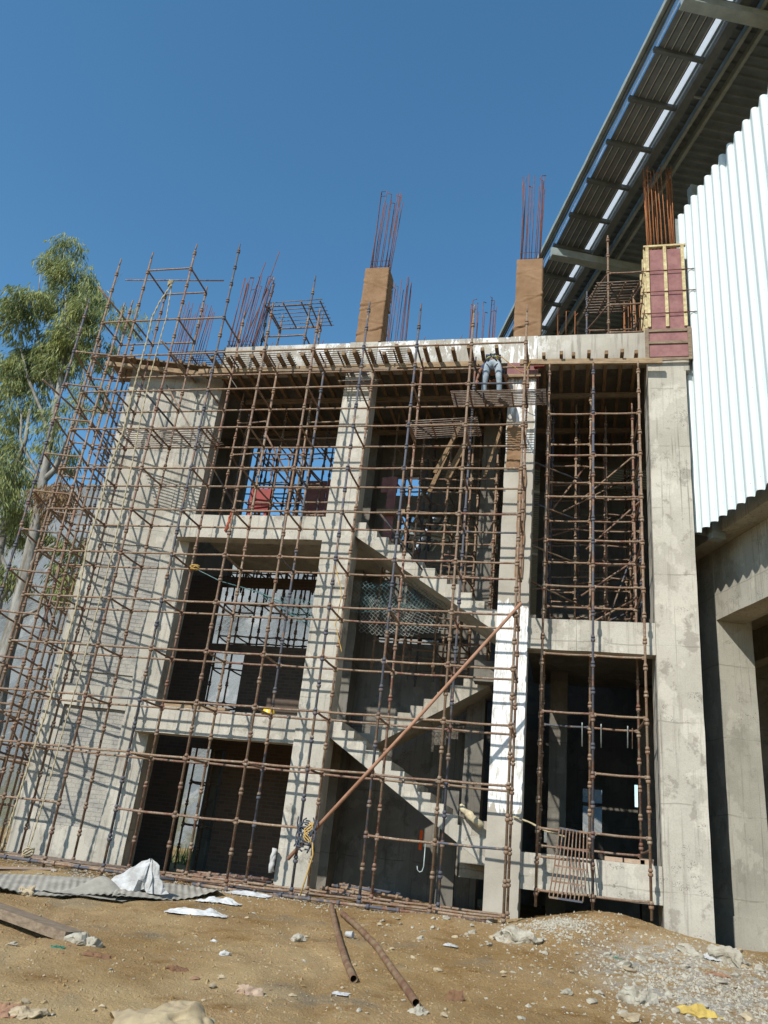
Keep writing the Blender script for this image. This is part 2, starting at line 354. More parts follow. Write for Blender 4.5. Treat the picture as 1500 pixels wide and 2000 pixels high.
# ------------------------------------------------------------------ ground, hill
def sstep(a, b, x):
    t = max(0., min(1., (x - a) / (b - a))); return t*t*(3-2*t)
def gz(x, y, fine=True):
    z = -.10
    if y < -.6: z -= .62 * sstep(0, 1, min(1, (-.6 - y) / 9.5)) * .0 + min(.72, .082 * (-.6 - y))
    z += .36 * math.exp(-((x-1.75)/1.2)**2 - ((y-.75)/1.25)**2 * (1 if y > .75 else .8)) * (1 if y < 1.1 else max(0, 1 - (y-1.1)*2))
    z += .13 * math.exp(-((x-.9)/.6)**2 - ((y+.9)/.7)**2) + .10 * math.exp(-((x-2.9)/.8)**2 - ((y+.9)/.9)**2)
    z += .10 * math.exp(-((x+.9)/.8)**2 - ((y+.8)/.5)**2)
    if y > 1.5: z = min(z, -.12)
    z += .05 * noise.noise(Vector((x*.45, y*.45, 3))) + .035 * noise.noise(Vector((x*1.1, y*1.1, 1)))
    if fine:
        z += .016 * noise.noise(Vector((x*4, y*4, 0))) + .009 * noise.noise(Vector((x*11, y*11, 5))) + .016*max(0, noise.noise(Vector((x*6.3, y*6.3, 9)))) - .03*max(0, 1-abs(sin(x*.9+.35*y+.4*noise.noise(Vector((x*.5, y*.5, 2)))))*6)*max(0, min(1, (-1.5-y)))
    return z
def at(x, y):                                   # where the ground lies under a point of the photograph
    d = ray(x, y); t = 3.0
    while t < 60:
        p = CAM + d * t
        if p.z <= gz(p.x, p.y, False): return Vector((p.x, p.y, gz(p.x, p.y, False)))
        t += .02
    return CAM + d * 60
xs = [-400,-250,-150,-90,-60,-40,-28,-20,-15] + [-12 + .075*i for i in range(260)] + [8,10,14,20,30,45,70,120,250,400]
ys = [-400,-200,-100,-50,-30,-20,-15] + [-11.5 + .075*i for i in range(190)] + [3,4,6,9,14,22,35,60,100,200,600]
g = MB(); nx = len(xs)
g.add([(x, y, gz(x, y, -13 < x < 8 and -12 < y < 3)) for y in ys for x in xs], [(j*nx+i, j*nx+i+1, (j+1)*nx+i+1, (j+1)*nx+i) for j in range(len(ys)-1) for i in range(nx-1)], True)
tag(g.build('ground', M_soil, origin=(0,0,0)), kind='structure')

hl = MB()
def hill(u, v):
    x = -110 + 113*u; t = v
    top = 27.5 - 6.5*sstep(-45, -5, x) - 12*sstep(-9, 3, x) + 2.2*noise.noise(Vector((x*.09, 2, 0))) + 1.0*noise.noise(Vector((x*.35, 7, 0)))
    y = 30 + 12*t + 1.8*noise.noise(Vector((x*.12, t*5, 1))) + .8*noise.noise(Vector((x*.5, t*9, 4)))
    z = -1.5 + (top+1.5) * (t**.75) + .5*noise.noise(Vector((x*.4, t*12, 8)))
    return (x, y, z)
hl.grid(hill, 150, 46)
tag(hl.build('hill', M_hill), kind='structure')
hf = MB(); hf.grid(lambda u, v: (-60 + 200*u, 150 + 60*v, -2 + v*(10 + 5*noise.noise(Vector((u*9, 0, 3))))), 60, 8)
tag(hf.build('far_hill', simple('scrub_hill', (.13,.13,.07), (.2,.17,.10), .1, .95)), kind='structure')

# ------------------------------------------------------------------ the unfinished building
F = 1.4
B = thing('unfinished_building', 'unfinished grey concrete frame building, three storeys, with stairs in its middle bay', 'building', (-3.3, F, 0))
def jbox(a, b, seed=0):                          # box with slightly uneven edges, as poured
    m = MB(); (x0,y0,z0), (x1,y1,z1) = a, b
    L = [x1-x0, y1-y0, z1-z0]; ax = L.index(max(L)); n = max(2, int(L[ax]/.25))
    rings = []
    for i in range(n+1):
        t = i/n; p = []
        o = [(y0,z0),(y1,z0),(y1,z1),(y0,z1)] if ax == 0 else ([(x0,z0),(x0,z1),(x1,z1),(x1,z0)] if ax == 1 else [(x0,y0),(x1,y0),(x1,y1),(x0,y1)])
        c = a[ax] + L[ax]*t
        for k, (q, r) in enumerate(o):
            j1 = .012*noise.noise(Vector((c*1.7, k*9+seed, 1))); j2 = .012*noise.noise(Vector((c*1.7, k*9+seed, 5)))
            q += j1; r += j2
            p.append((c, q, r) if ax == 0 else ((q, c, r) if ax == 1 else (q, r, c)))
        rings.append(p)
    vs = [p for r in rings for p in r]; fs = []
    for i in range(n):
        for k in range(4): fs.append((i*4+k, i*4+(k+1) % 4, (i+1)*4+(k+1) % 4, (i+1)*4+k))
    fs += [(3,2,1,0), (n*4, n*4+1, n*4+2, n*4+3)]
    return m.add(vs, fs)
def part(name, a, b, m, parent=None, seed=None):
    return jbox(a, b, random.random()*50 if seed is None else seed).build(name, m, parent or B)
WT = math.atan2(.55, 2.28)                       # the end wall is turned a little to the left
MW = Matrix.Translation((-10.0, 1.2, 0)) @ Matrix.Rotation(WT, 4, 'Z')
def wallbox(name, a, b, m):
    mb = jbox(a, b, 3); mb.v = [MW @ p for p in mb.v]; return mb.build(name, m, B)
Lw = 2.35
wallbox('column', (0, 0, -.4), (.42, 3.0, 11.45), M_conc_pale); wallbox('column', (Lw-.60, 0, -.4), (Lw, .9, 11.45), M_conc_pale)
for z0, z1 in ((-.4, .62), (3.0, 3.45), (6.75, 7.15)): wallbox('tie_beam', (.423, .0, z0), (Lw-.603, .3, z1), M_conc_pale)
for z0, z1 in ((.623, 2.55), (3.75, 6.747)): wallbox('brick_panel', (.424, .025, z0), (Lw-.604, .28, z1), M_brick)
wallbox('brick_panel', (.424, .07, 2.553), (Lw-.604, .28, 2.997), M_brick)
wallbox('brick_panel', (.424, .055, 3.453), (Lw-.604, .28, 3.747), M_brick)
wallbox('concrete_panel', (.423, -.004, 7.153), (Lw-.603, .26, 11.45), M_conc_pale)
wallbox('roof_slab', (-.1, .2, 11.453), (Lw-.0, 5, 11.9), M_conc_shade)
# front columns
part('column', (-4.36, F-.02, -.4), (-3.66, F+.42, 12.17), M_conc_pale, seed=1)
part('column', (-.46, F-.02, -.4), (.16, F+.6, 12.17), M_whitecol, seed=2)
part('column', (2.58, F-.05, -.4), (3.37, F+.85, 11.62), M_conc_pale, seed=4)
part('plaster_patch', (3.33, F-.052, 11.1), (3.45, F+.1, 11.75), M_conc_hall)
# beams of the front frame
part('beam', (-7.95, F+.01, 2.58), (-4.363, F+.34, 3.12), M_conc_pale)
part('beam', (-7.95, F+.01, 6.96), (-4.363, F+.34, 7.52), M_conc_pale)
part('beam', (.163, F+.01, 4.76), (2.577, F+.35, 5.38), M_conc_pale)
part('plinth_beam', (.163, F+.01, .44), (2.577, F+.35, 1.05), M_conc_pale)
part('beam', (-7.7, F, 11.45), (2.577, F+.35, 12.17), M_roofbeam)
# floor slabs
part('floor_slab', (-7.65, F+.342, 2.95), (-3.7, 4.75, 3.10), M_conc_shade)
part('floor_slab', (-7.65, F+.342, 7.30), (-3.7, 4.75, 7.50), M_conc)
part('floor_slab', (.1, F+.352, 5.16), (3.3, 6.6, 5.36), M_conc_shade)
part('floor_slab', (.1, F+.352, .85), (3.3, 9.9, 1.03), M_conc_shade)
part('roof_slab', (-7.65, F+.352, 11.62), (-.4, 4.9, 12.16), M_conc_shade)
part('roof_slab', (-9.6, 2.5, 11.46), (-7.653, 4.9, 12.02), M_conc_shade)
part('roof_slab', (-.397, F+.352, 11.62), (3.37, 7.2, 12.16), M_conc_shade)
# landing beams running back at the white column
part('beam', (-.44, F+.602, 4.75), (-.14, 5.2, 5.30), M_conc_shade)
# inner columns
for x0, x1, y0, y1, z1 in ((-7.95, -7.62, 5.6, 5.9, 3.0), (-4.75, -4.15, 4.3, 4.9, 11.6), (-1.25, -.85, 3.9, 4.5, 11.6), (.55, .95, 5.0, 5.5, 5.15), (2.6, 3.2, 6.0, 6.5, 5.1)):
    part('column', (x0, y0, -.4), (x1, y1, z1), M_conc_shade)
# walls at the back, with the openings that let daylight through
def backwall(y, x0, x1, z0, z1, m, holes=(), th=.2, name='back_wall'):
    X = sorted({x0, x1} | {v for h in holes for v in (h[0], h[1]) if x0 < v < x1}); Z = sorted({z0, z1} | {v for h in holes for v in (h[2], h[3]) if z0 < v < z1})
    mb = MB()
    for i in range(len(X)-1):
        j = 0
        while j < len(Z)-1:
            cx, cz = (X[i]+X[i+1])/2, (Z[j]+Z[j+1])/2
            if any(h[0] < cx < h[1] and h[2] < cz < h[3] for h in holes): j += 1; continue
            k = j
            while k < len(Z)-1 and not any(h[0] < cx < h[1] and h[2] < (Z[k]+Z[k+1])/2 < h[3] for h in holes): k += 1
            mb.box((X[i], y, Z[j]), (X[i+1], y+th, Z[k])); j = k
    return mb.build(name, m, B)
def hole(y, xa, ya, xb, yb):
    p, q = onY(xa, ya, y), onY(xb, yb, y); return (min(p.x, q.x), max(p.x, q.x), min(p.z, q.z), max(p.z, q.z))
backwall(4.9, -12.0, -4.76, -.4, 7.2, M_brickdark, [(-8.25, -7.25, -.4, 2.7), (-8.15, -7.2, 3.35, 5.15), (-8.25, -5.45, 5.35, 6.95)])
backwall(4.9, -12.0, -8.1, 7.203, 11.9, M_conc_shade)
part('roof_beam', (-8.15, 4.4, 11.0), (-4.75, 4.6, 11.455), M_conc_shade)
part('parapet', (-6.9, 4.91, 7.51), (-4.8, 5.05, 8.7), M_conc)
backwall(4.95, -4.6, -1.0, -.4, 5.62, M_conc_shade)
backwall(4.95, -4.6, -3.75, 5.623, 11.6, M_conc_shade)
backwall(4.95, -3.747, -3.0, 10.3, 11.6, M_conc_shade); backwall(4.95, -2.997, -.42, 9.9, 11.6, M_conc_shade)
backwall(5.0, -3.747, -.42, 5.8, 9.897, M_conc_shade, [hole(5.0, 765, 968, 845, 926), hole(5.0, 868, 960, 900, 930), hole(5.0, 775, 1075, 880, 1005), hole(5.0, 905, 1080, 975, 1010)])
backwall(6.65, .1, 3.2, 5.37, 11.6, M_conc_shade, [hole(6.65, 1180, 955, 1262, 870)])
backwall(10.0, -3, 5.5, -.4, 8.0, M_conc_shade, [hole(10, 1138, 1566, 1176, 1542), hole(10, 1138, 1628, 1176, 1576), hole(10, 1240, 1576, 1292, 1536), hole(10, 1262, 1650, 1292, 1590), hole(10, 1062, 1645, 1070, 1620)])
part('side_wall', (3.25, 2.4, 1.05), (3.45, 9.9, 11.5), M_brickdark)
part('side_wall', (-.42, 3.4, -.3), (-.22, 9.9, 4.74), M_conc_shade)
part('side_wall', (-.42, 5.1, 5.2), (-.22, 7.0, 11.5), M_conc_shade)
part('stub_beam', (-1.0, 2.6, 4.3), (-.47, 2.95, 4.75), M_conc_shade)
part('wall', (-11.9, 2.6, -.4), (-8.3, 2.8, 2.0), M_brickdark) if False else None
# stairs: flights rising to the left at the front and to the right at the back
def flight(x0, z0, dirx, n, y0, y1, m, rise=.1708, tread=.27, waist=.22, name='stair_flight', side=0):
    pts = []; x, z = x0, z0
    for i in range(n):
        pts.append((x, z)); z += rise; pts.append((x, z)); x += dirx*tread
    pts.append((x, z)); sl = rise/tread
    pts.append((x, z - waist*1.25)); pts.append((x0 + dirx*.0, z0 - waist*1.35))
    mb = MB()
    if dirx < 0: pts = pts[::-1]
    n_ = len(pts)
    # stepped body: split in slices so that the concave outline is meshed cleanly
    top = []; x, z = x0, z0
    for i in range(n):
        z += rise; xa, xb = x, x + dirx*tread
        def und(q): return z0 - waist*1.35 + (abs(q - x0)) * sl
        poly = [(xa, und(xa)), (xb, und(xb)), (xb, z), (xa, z)]
        if dirx < 0: poly = poly[::-1]
        mb.prism(poly, y0, y1); x = xb
    return mb.build(name, m, B)
flight(-.47, 1.05, -1, 12, F+.10, F+1.45, M_conc_pale)
flight(-.47, 5.38, -1, 12, F+.10, F+1.45, M_conc_pale)
flight(-3.5, 2.95, 1, 10, 3.05, 4.3, M_conc, tread=.28, rise=.165)
part('stair_base', (-.95, F+.11, .75), (-.462, F+1.4, 1.50), M_conc)
part('stair_base', (-1.25, F+.13, 1.02), (-.953, F+1.4, 1.62), M_conc) if False else None
part('landing_wall', (-1.55, 3.0, -.3), (-1.2, 3.2, 2.1), M_conc_shade)
part('storage_tank', (-1.05, 2.55, .5), (-.5, 2.95, 1.35), M_conc)

# ------------------------------------------------------------------ starter bars
def rebar_bundle(parent, cx, cy, z0, z1, wx, wy, n, m, spread=.0, lean=(0,0), hook=.12, tie=True, rr=.0105, ties=None):
    t = MB()
    zz = (z0+.12, z0+.30) if ties is None else ties
    for z in zz:
        for k in range(4):
            c = [(-wx, -wy), (wx, -wy), (wx, wy), (-wx, wy)]
            a, b = c[k], c[(k+1) % 4]
            t.tube((cx+a[0]*1.06, cy+a[1]*1.06, z+random.uniform(-.01,.01)), (cx+b[0]*1.06, cy+b[1]*1.06, z+random.uniform(-.03,.03)), .006, 5)
    root = t.build('stirrup', m, parent)
    per = []
    for i in range(n):
        u = i/n*4; k = int(u); v = u-k
        c = [(-wx, -wy), (wx, -wy), (wx, wy), (-wx, wy)]; a, b = c[k], c[(k+1) % 4]
        per.append((a[0]*(1-v)+b[0]*v, a[1]*(1-v)+b[1]*v))
    for i, (px, py) in enumerate(per):
        r_ = random.random(); zt = z1 - r_*(z1-z0)*.06
        top = Vector((cx + px*(1+spread) + lean[0] + random.uniform(-.05,.05), cy + py*(1+spread) + lean[1] + random.uniform(-.05,.05), zt))
        base = Vector((cx+px, cy+py, z0-.02)); mid = base.lerp(top, .5) + Vector((random.uniform(-.02,.02), random.uniform(-.02,.02), 0))
        pts = [base, mid, top]
        if hook and random.random() < .6:
            a = random.uniform(0, 2*pi); pts.append(top + Vector((cos(a)*hook, sin(a)*hook*.6, random.uniform(-.02,.06))))
        MB().path(pts, rr, 5).build('rebar', m, root)
    return root
rebar_bundle(B, -3.93, F+.25, 14.45, 17.15, .22, .16, 14, M_rebar, .15, (.05, 0))
rebar_bundle(B, -.10, F+.25, 14.45, 17.35, .22, .16, 14, M_rebar, .1, (.02, 0))
rebar_bundle(B, 3.02, F+.42, 14.45, 17.25, .27, .30, 24, M_rebar_orange, .02, (-.05, 0), rr=.0125)
rebar_bundle(B, -7.55, 2.0, 12.0, 14.8, .30, .2, 20, M_rebar, .15, (.15, 0), ties=(12.2, 12.35, 12.5, 12.65))
rebar_bundle(B, -9.3, 2.4, 11.9, 14.3, .30, .25, 18, M_rebar, .1, (.05, 0), hook=0)
rebar_bundle(B, onY(776, 640, 3.7).x, 3.7, 12.16, onY(776, 548, 3.7).z, .25, .2, 14, M_rebar, .1)
rebar_bundle(B, onY(943, 640, 3.9).x, 3.9, 12.16, onY(945, 592, 3.9).z, .28, .25, 14, M_rebar, .15)
rebar_bundle(B, onY(1108, 640, 3.6).x, 3.6, 12.16, onY(1108, 614, 3.6).z, .22, .2, 8, M_rebar_orange, .1)
rebar_bundle(B, onY(1236, 620, 3.6).x, 3.6, 12.16, onY(1236, 588, 3.6).z, .2, .2, 12, M_rebar_orange, .0, hook=0)
for x in (-6.55, -5.2, -2.6, -1.7, .6, 1.3):
    MB().path([(x, F+.2, 12.1), (x+.02, F+.2, 12.3), (x+.05, F+.2, 12.42)], .009, 5).build('rebar_stub', M_rebar, B)
# longer bars beside the left bundle
lb = [((-7.8, 1.9, 12.0), (-7.35, 2.0, 15.4)), ((-7.45, 1.9, 12.0), (-7.0, 2.0, 15.75)), ((-7.6, 1.9, 12.0), (-7.05, 2.0, 14.9)), ((-7.3, 1.9, 12), (-6.95, 2.0, 14.4))]
for a, b in lb: MB().tube(a, b, .012, 5).build('rebar', M_rebar, B)

# ------------------------------------------------------------------ columns wrapped in hessian, shuttered column
def wrap(x0, x1, y0, y1, z0, z1, label, group='wrapped columns'):
    part('column', (x0+.05, y0+.05, z0), (x1-.05, y1-.05, z1-.02), M_conc_shade)
    mb = MB(); nz = 110; per = []
    for i in range(64):
        u = i/64*4; k = int(u); v = u-k; c = [(x0,y0),(x1,y0),(x1,y1),(x0,y1)]; a, b = c[k], c[(k+1) % 4]; per.append((a[0]*(1-v)+b[0]*v, a[1]*(1-v)+b[1]*v))
    cx, cy = (x0+x1)/2, (y0+y1)/2; vs = []
    for j in range(nz+1):
        z = z0 + (z1-z0)*j/nz
        for i, (px, py) in enumerate(per):
            f = 1 + .035*noise.noise(Vector((px*2, py*2, z*1.3))) + .018*noise.noise(Vector((px*3+z*1.4, py*3, z*7)))
            # sagging folds where the cloth is tied
            for zc, sl, am in ((z0+.35, .35, .10), (z0+.62, -.25, .07), (z0+1.1, .45, .08), (z0+1.18, .2, .06), (z0+1.75, -.5, .09), (z0+1.95, .3, .07)):
                e = z - zc - sl*(px-cx) - .05*noise.noise(Vector((px*4, py*4, zc))); f += am*(math.exp(-(e/.035)**2) - .7*math.exp(-((e+.06)/.03)**2))*(.5+.9*noise.noise(Vector((px*2.5, py*2.5, zc*3))))
            vs.append((cx+(px-cx)*f, cy+(py-cy)*f, z + .03*noise.noise(Vector((px*3, py*3, j*.3)))*(1 if 0 < j < nz else .3)))
    fs = [(j*64+i, j*64+(i+1) % 64, (j+1)*64+(i+1) % 64, (j+1)*64+i) for j in range(nz) for i in range(64)]
    mb.add(vs, fs, True)
    tag(mb.build('hessian_wrap', M_hess), label, 'cloth', group)
    return mb
wrap(-4.24, -3.61, F-.02, F+.50, 12.172, 14.45, 'brown sacking wrapped round the column stub standing alone against the blue sky')
wrap(-.40, .23, F-.02, F+.50, 12.172, 14.45, 'brown sacking wrapped round the column stub in front of the louvred roof edge')
# hessian strips left on the white column
for a, b, lb_ in (((-.42, F-.06, 8.7), (-.12, F-.022, 9.75), 'brown sacking tied on the white column under the worker, upper piece'), ((-.14, F-.07, 6.2), (.02, F-.022, 8.72), 'long narrow strip of brown sacking hanging down the white column')):
    mb = MB()
    mb.grid(lambda u, v, a=a, b=b: (a[0] + (b[0]-a[0])*u + .03*noise.noise(Vector((v*7, 1, a[2]))), a[1] + .025*noise.noise(Vector((u*5, v*14, a[2]))), a[2] + (b[2]-a[2])*v), 8, 40)
    mb.grid(lambda u, v, a=a, b=b: (a[0] + (b[0]-a[0])*u, b[1], a[2] + (b[2]-a[2])*v), 2, 2)
    tag(mb.build('hessian_strip', M_hess), lb_, 'cloth')

cf = thing('column_formwork', 'red plywood column shutter with pale yellow battens below tall orange bars', 'formwork', (3.02, F, 11.3))
fx0, fx1, fy0, fy1 = 2.60, 3.44, F-.12, F+.86
def bx(name, a, b, m, parent): return MB().box(a, b).build(name, m, parent)
bx('panel', (fx0, fy0, 12.18), (fx1, fy0+.02, 14.42), M_ply, cf); bx('panel', (fx0, fy0+.021, 12.18), (fx0+.02, fy1, 14.42), M_ply, cf)
bx('panel', (fx1-.02, fy0+.021, 12.18), (fx1, fy1, 14.42), M_ply, cf)
for x in (fx0+.03, (fx0+fx1)/2, fx1-.03): bx('batten', (x-.035, fy0-.052, 12.2), (x+.035, fy0-.002, 14.47), M_batten, cf)
for y in (fy0+.05, fy0+.4, fy1-.05): bx('batten', (fx0-.052, y-.035, 12.2), (fx0-.002, y+.035, 14.47), M_batten, cf)
bx('top_rail', (fx0-.05, fy0-.055, 14.473), (fx1+.05, fy0+.02, 14.52), M_batten, cf)
for z in (12.55, 13.15, 13.75):
    m = MB(); m.tube((fx0-.12, fy0-.065, z), (fx1+.25, fy0-.065, z+.01), .012, 6).tube((fx0-.07, fy0-.12, z+.06), (fx0-.07, fy1+.05, z+.06), .012, 6); m.build('clamp', M_rebar, cf)
bx('panel', (fx0-.02, fy0-.01, 11.42), (fx1+.02, fy0+.02, 12.175), M_ply, cf)
for x in (fx0-.03, fx1+.03): bx('batten', (x-.04, fy0-.045, 11.32), (x+.04, fy0-.012, 12.177), M_woodgrey, cf)
for z in (11.34, 11.78, 12.10): bx('batten', (fx0+.012, fy0-.04, z-.035), (fx1-.012, fy0-.013, z+.035), M_woodgrey, cf)
cs = thing('column_formwork', 'dusty pink plywood shutter clasping the white column beside the worker', 'formwork', (-.15, F-.05, 11.05))
bx('panel', (-.50, F-.08, 11.02), (.20, F-.03, 11.40), M_ply, cs); bx('panel', (.163, F-.028, 11.02), (.20, F+.5, 11.4), M_ply, cs)
bx('batten', (-.54, F-.12, 11.0), (.26, F-.083, 11.07), M_wood, cs); bx('clamp', (.1, F-.14, 11.25), (.34, F-.084, 11.34), M_redply, cs)

# ------------------------------------------------------------------ roof formwork: ledger boards and joists
tag(MB().beam((-8.1, 1.12, 11.26), (-.62, 1.12, 11.26), .07, .13).build('ledger_board', M_wood), 'long timber ledger board under the joist ends, left of the worker', 'timber')
tag(MB().beam((-.20, 1.12, 11.27), (2.86, 1.12, 11.20), .07, .13).build('ledger_board', M_wood), 'pale timber ledger board above the right scaffold tower', 'timber')
tag(MB().beam((-6.0, .93, 11.10), (-3.0, .95, 11.08), .05, .06).build('ledger_board', M_woodgrey), 'thin grey batten lashed beneath the long ledger board', 'timber')
M_joist = simple('joist_timber', (.24,.16,.085), (.14,.09,.055), 6, .9, st=(4, .6, 4))
def joist(x, y0, y1, z, label, group):
    tag(MB().beam((x, y0, z), (x + random.uniform(-.05,.05), y1, z + .0), .075, .09).build('timber_joist', M_joist), label, 'timber', group)
jl = 'timber joist end jutting out over the long ledger board below the roof edge'
ORD = 'first second third fourth fifth sixth seventh eighth ninth tenth eleventh twelfth thirteenth fourteenth fifteenth sixteenth seventeenth eighteenth nineteenth twentieth twenty-first twenty-second'.split()
for i in range(22): joist(-7.55 + i*.325 + random.uniform(-.05,.05), .62 + random.uniform(-.15,.15), 4.7, 11.395, 'timber joist end over the long ledger board, ' + ORD[i] + ' from the left', 'joists over the long ledger board')
for i in range(7): joist(.35 + i*.33 + random.uniform(-.04,.04), 1.0 + random.uniform(-.05,.03), 6.0, 11.395, 'short joist end on the pale board over the right bay, ' + ORD[i] + ' from the left', 'joists over the right bay')
# cross boards under the joists deeper inside
for y, z in ((2.6, 11.27), (4.3, 11.27)):
    tag(MB().beam((-7.4, y, z), (2.5, y, z), .08, .12).build('ledger_board', M_woodgrey), 'dark timber cross board under the joists, %s' % ('nearer the front' if y < 3 else 'deep inside the building'), 'timber')
# shuttering deck over the end wall
dk = thing('plank_deck', 'dark plank deck jutting over the top of the turned end wall', 'deck', (-9, 1, 11.5))
MD = MW
for i in range(5):
    m = MB(); m.box((-.55, -.42+i*.24, 11.50+.006*(i % 2)), (Lw+.15, -.42+i*.24+.22, 11.545+.006*(i % 2)), MD); m.build('plank', M_woodgrey, dk)
for x in (.1, .7, 1.3, 1.9, 2.3):
    m = MB(); m.box((x, -.62, 11.40), (x+.08, 1.0, 11.495), MD); m.build('joist', M_joist, dk)
m = MB(); m.box((-.6, -.35, 11.28), (Lw+.2, -.28, 11.397), MD); m.build('ledger_board', M_wood, dk)
m = MB(); m.box((-.3, .02, 11.56), (Lw, .06, 11.80), MD); m.build('side_board', M_woodgrey, dk)

# ------------------------------------------------------------------ cuplock scaffolding
_std = {}; _led = {}
def std_mesh(L, ph, m):
    k = (round(L, 2), round(ph, 2), m.name)
    if k in _std: return _std[k]
    mb = MB(); mb.tube((0,0,0), (0,0,L-.22), .0245, 9); mb.tube((0,0,L-.22), (0,0,L), .019, 8)
    z = ph
    while z < L - .15:
        if z > .02:
            mb.path([(0,0,z-.045), (0,0,z-.03), (0,0,z+.012)], [.027, .043, .043], 9)
            mb.path([(0,0,z+.03), (0,0,z+.06), (0,0,z+.085)], [.041, .038, .028], 9)
        z += .5
    o = mb.build('standard', m, origin=(0,0,0)); me = o.data; bpy.data.objects.remove(o); _std[k] = me; return me
def led_mesh(L, m):
    k = (round(L, 2), m.name)
    if k in _led: return _led[k]
    mb = MB(); mb.path([(.02,0,0), (.07,0,0), (L*.5,0,-.009), (L-.07,0,0), (L-.02,0,0)], [.013, .0215, .0215, .0215, .013], 8)
    mb.box((.012,-.012,-.03), (.06,.012,.03)); mb.box((L-.06,-.012,-.03), (L-.012,.012,.03))
    o = mb.build('ledger', m, origin=(0,0,0)); me = o.data; bpy.data.objects.remove(o); _led[k] = me; return me
def link(name, me, loc, parent, rotz=0, tilt=0, roty=0):
    o = bpy.data.objects.new(name, me); col.objects.link(o); o.parent = parent; o.location = Vector(loc) - wloc(parent)
    o.rotation_euler = (tilt, roty, rotz); return o
def rods(root, segs, name, m):
    """segs: (p0, p1); the hundred nearest become parts of their own, the rest one part"""
    segs = [(Vector(a), Vector(b)) for a, b in segs]
    segs.sort(key=lambda s: ((s[0]+s[1])/2 - CAM).length)
    for a, b in segs[:100]:
        d = b-a; L = d.length; k = round(L*20)/20
        me = led_mesh(k, m); o = link(name, me, a, root, math.atan2(d.y, d.x), 0, -math.asin(max(-1, min(1, d.z/L))) + random.gauss(0, .004)); o.scale.x = L/k
    if len(segs) > 100:
        mb = MB()
        for a, b in segs[100:]: mb.path([a, a.lerp(b, .03), a.lerp(b, .97), b], [.013, .0215, .0215, .013], 7)
        tag(mb.build(name, m, root), kind='stuff')
def scaffold(label, grid, zrange, zled, ztr=None, group=None, joint=None, skipl=None, skipt=None, m=None, m2=None, name='scaffold', ju=0.0):
    m = m or M_rust; m2 = m2 or M_rust2; ztr = zled if ztr is None else ztr
    xs_ = [p[0] for p in grid.values()]; ys_ = [p[1] for p in grid.values()]
    root = thing(name, label, 'scaffolding', (sum(xs_)/len(xs_), sum(ys_)/len(ys_), min(zrange(k)[0] for k in grid)), group)
    for k, (x, y) in grid.items():
        z0, z1 = zrange(k)
        j0 = (joint if joint is not None else 0)
        ph = (j0 - z0) % .5
        o = link('standard', std_mesh(z1-z0, ph, m), (x, y, z0), root)
        o.rotation_euler = (random.gauss(0, .0012), random.gauss(0, .0015), random.uniform(0, 6))
    L = []; T = []
    for (i, j), (x, y) in grid.items():
        for dst, zz, lst, sk in (((i+1, j), zled, L, skipl), ((i, j+1), ztr, T, skipt)):
            if dst not in grid: continue
            x2, y2 = grid[dst]; za = max(zrange((i, j))[0], zrange(dst)[0]); zb = min(zrange((i, j))[1], zrange(dst)[1])
            for z in zz:
                if z < za or z > zb - .1: continue
                if sk and sk((i, j), z): continue
                jz = random.uniform(-.008, .008)
                lst.append(((x, y, z+.02+jz), (x2, y2, z+.02+jz+random.uniform(-.006,.006))))
    if L: rods(root, L, 'ledger', m2)
    if T: rods(root, T, 'transom', m2)
    return root
# the tall front scaffold
BAY = 1.185; DEP = .935
def gx(i): return BAY*i if i >= -8 else -8*BAY - .85
def gbase(x, y): return gz(x, y, False) - .04
grid = {(i, j): (gx(i), DEP*j) for i in range(-9, 1) for j in (0, 1)}
tops = {-9: 14.0, -8: 14.15, -7: 14.3, -6: 14.25, -5: 12.35, -4: 12.15, -3: 12.25, -2: 12.15, -1: 12.05, 0: 12.0}
def zr(k):
    i, j = k; z0 = min(gbase(gx(i), DEP*j), -.06)
    if j == 0: return z0, tops[i]
    return z0, {-9: 13.4, -8: 13.7, -7: 13.75, -6: 12.9}.get(i, 11.33)
def skl(k, z):
    i, j = k
    if z > 13.3: return not (i == -8)
    if z > 12.9: return not (j == 1 and i in (-8,))
    if z > 11.5: return not (i <= -7 and (j == 0 or i < -7))
    if j == 1 and z < .5 and i > -3: return False
    if z == 1.0 and j == 0: return i in (-7, -3)
    if z == 1.0 and j == 1: return True
    return False
def skt(k, z):
    i, j = k
    if z > 13.3: return i not in (-8, -7)
    if z > 12.6: return i != -9
    return z in (0.0, 1.0) or (z == 2.0 and random.random() < .3)
MAIN = scaffold('tall rusty tube scaffold covering the whole left and middle of the front', grid, zr, [float(k) for k in range(0, 13)] + [13.55], joint=0.0, skipl=skl, skipt=skt)
for p0, p1 in (((83, 741, -.0), (192, 842, 2.2)), ((265, 745, .0), (373, 873, 1.9)), ((315, 665, .2), (400, 770, 2.0)), ((192, 560, -.05), (278, 665, 1.5))):
    a = onY(*p0[:3] if len(p0) == 3 else p0); b = onY(*p1)
    MB().tube(a, b, .024, 8).build('loose_tube', M_rust, MAIN)
MB().tube(onY(245, 547, .5), onY(437, 548, .5), .018, 6).build('loose_tube', M_rust, MAIN)
for a, b in (((325, 752), (470, 1010)), ((520, 850), (600, 1000)), ((740, 1000), (830, 1120))):
    MB().tube(onY(*a, .1), onY(*b, 1.6), .02, 7).build('brace', M_rust, MAIN)
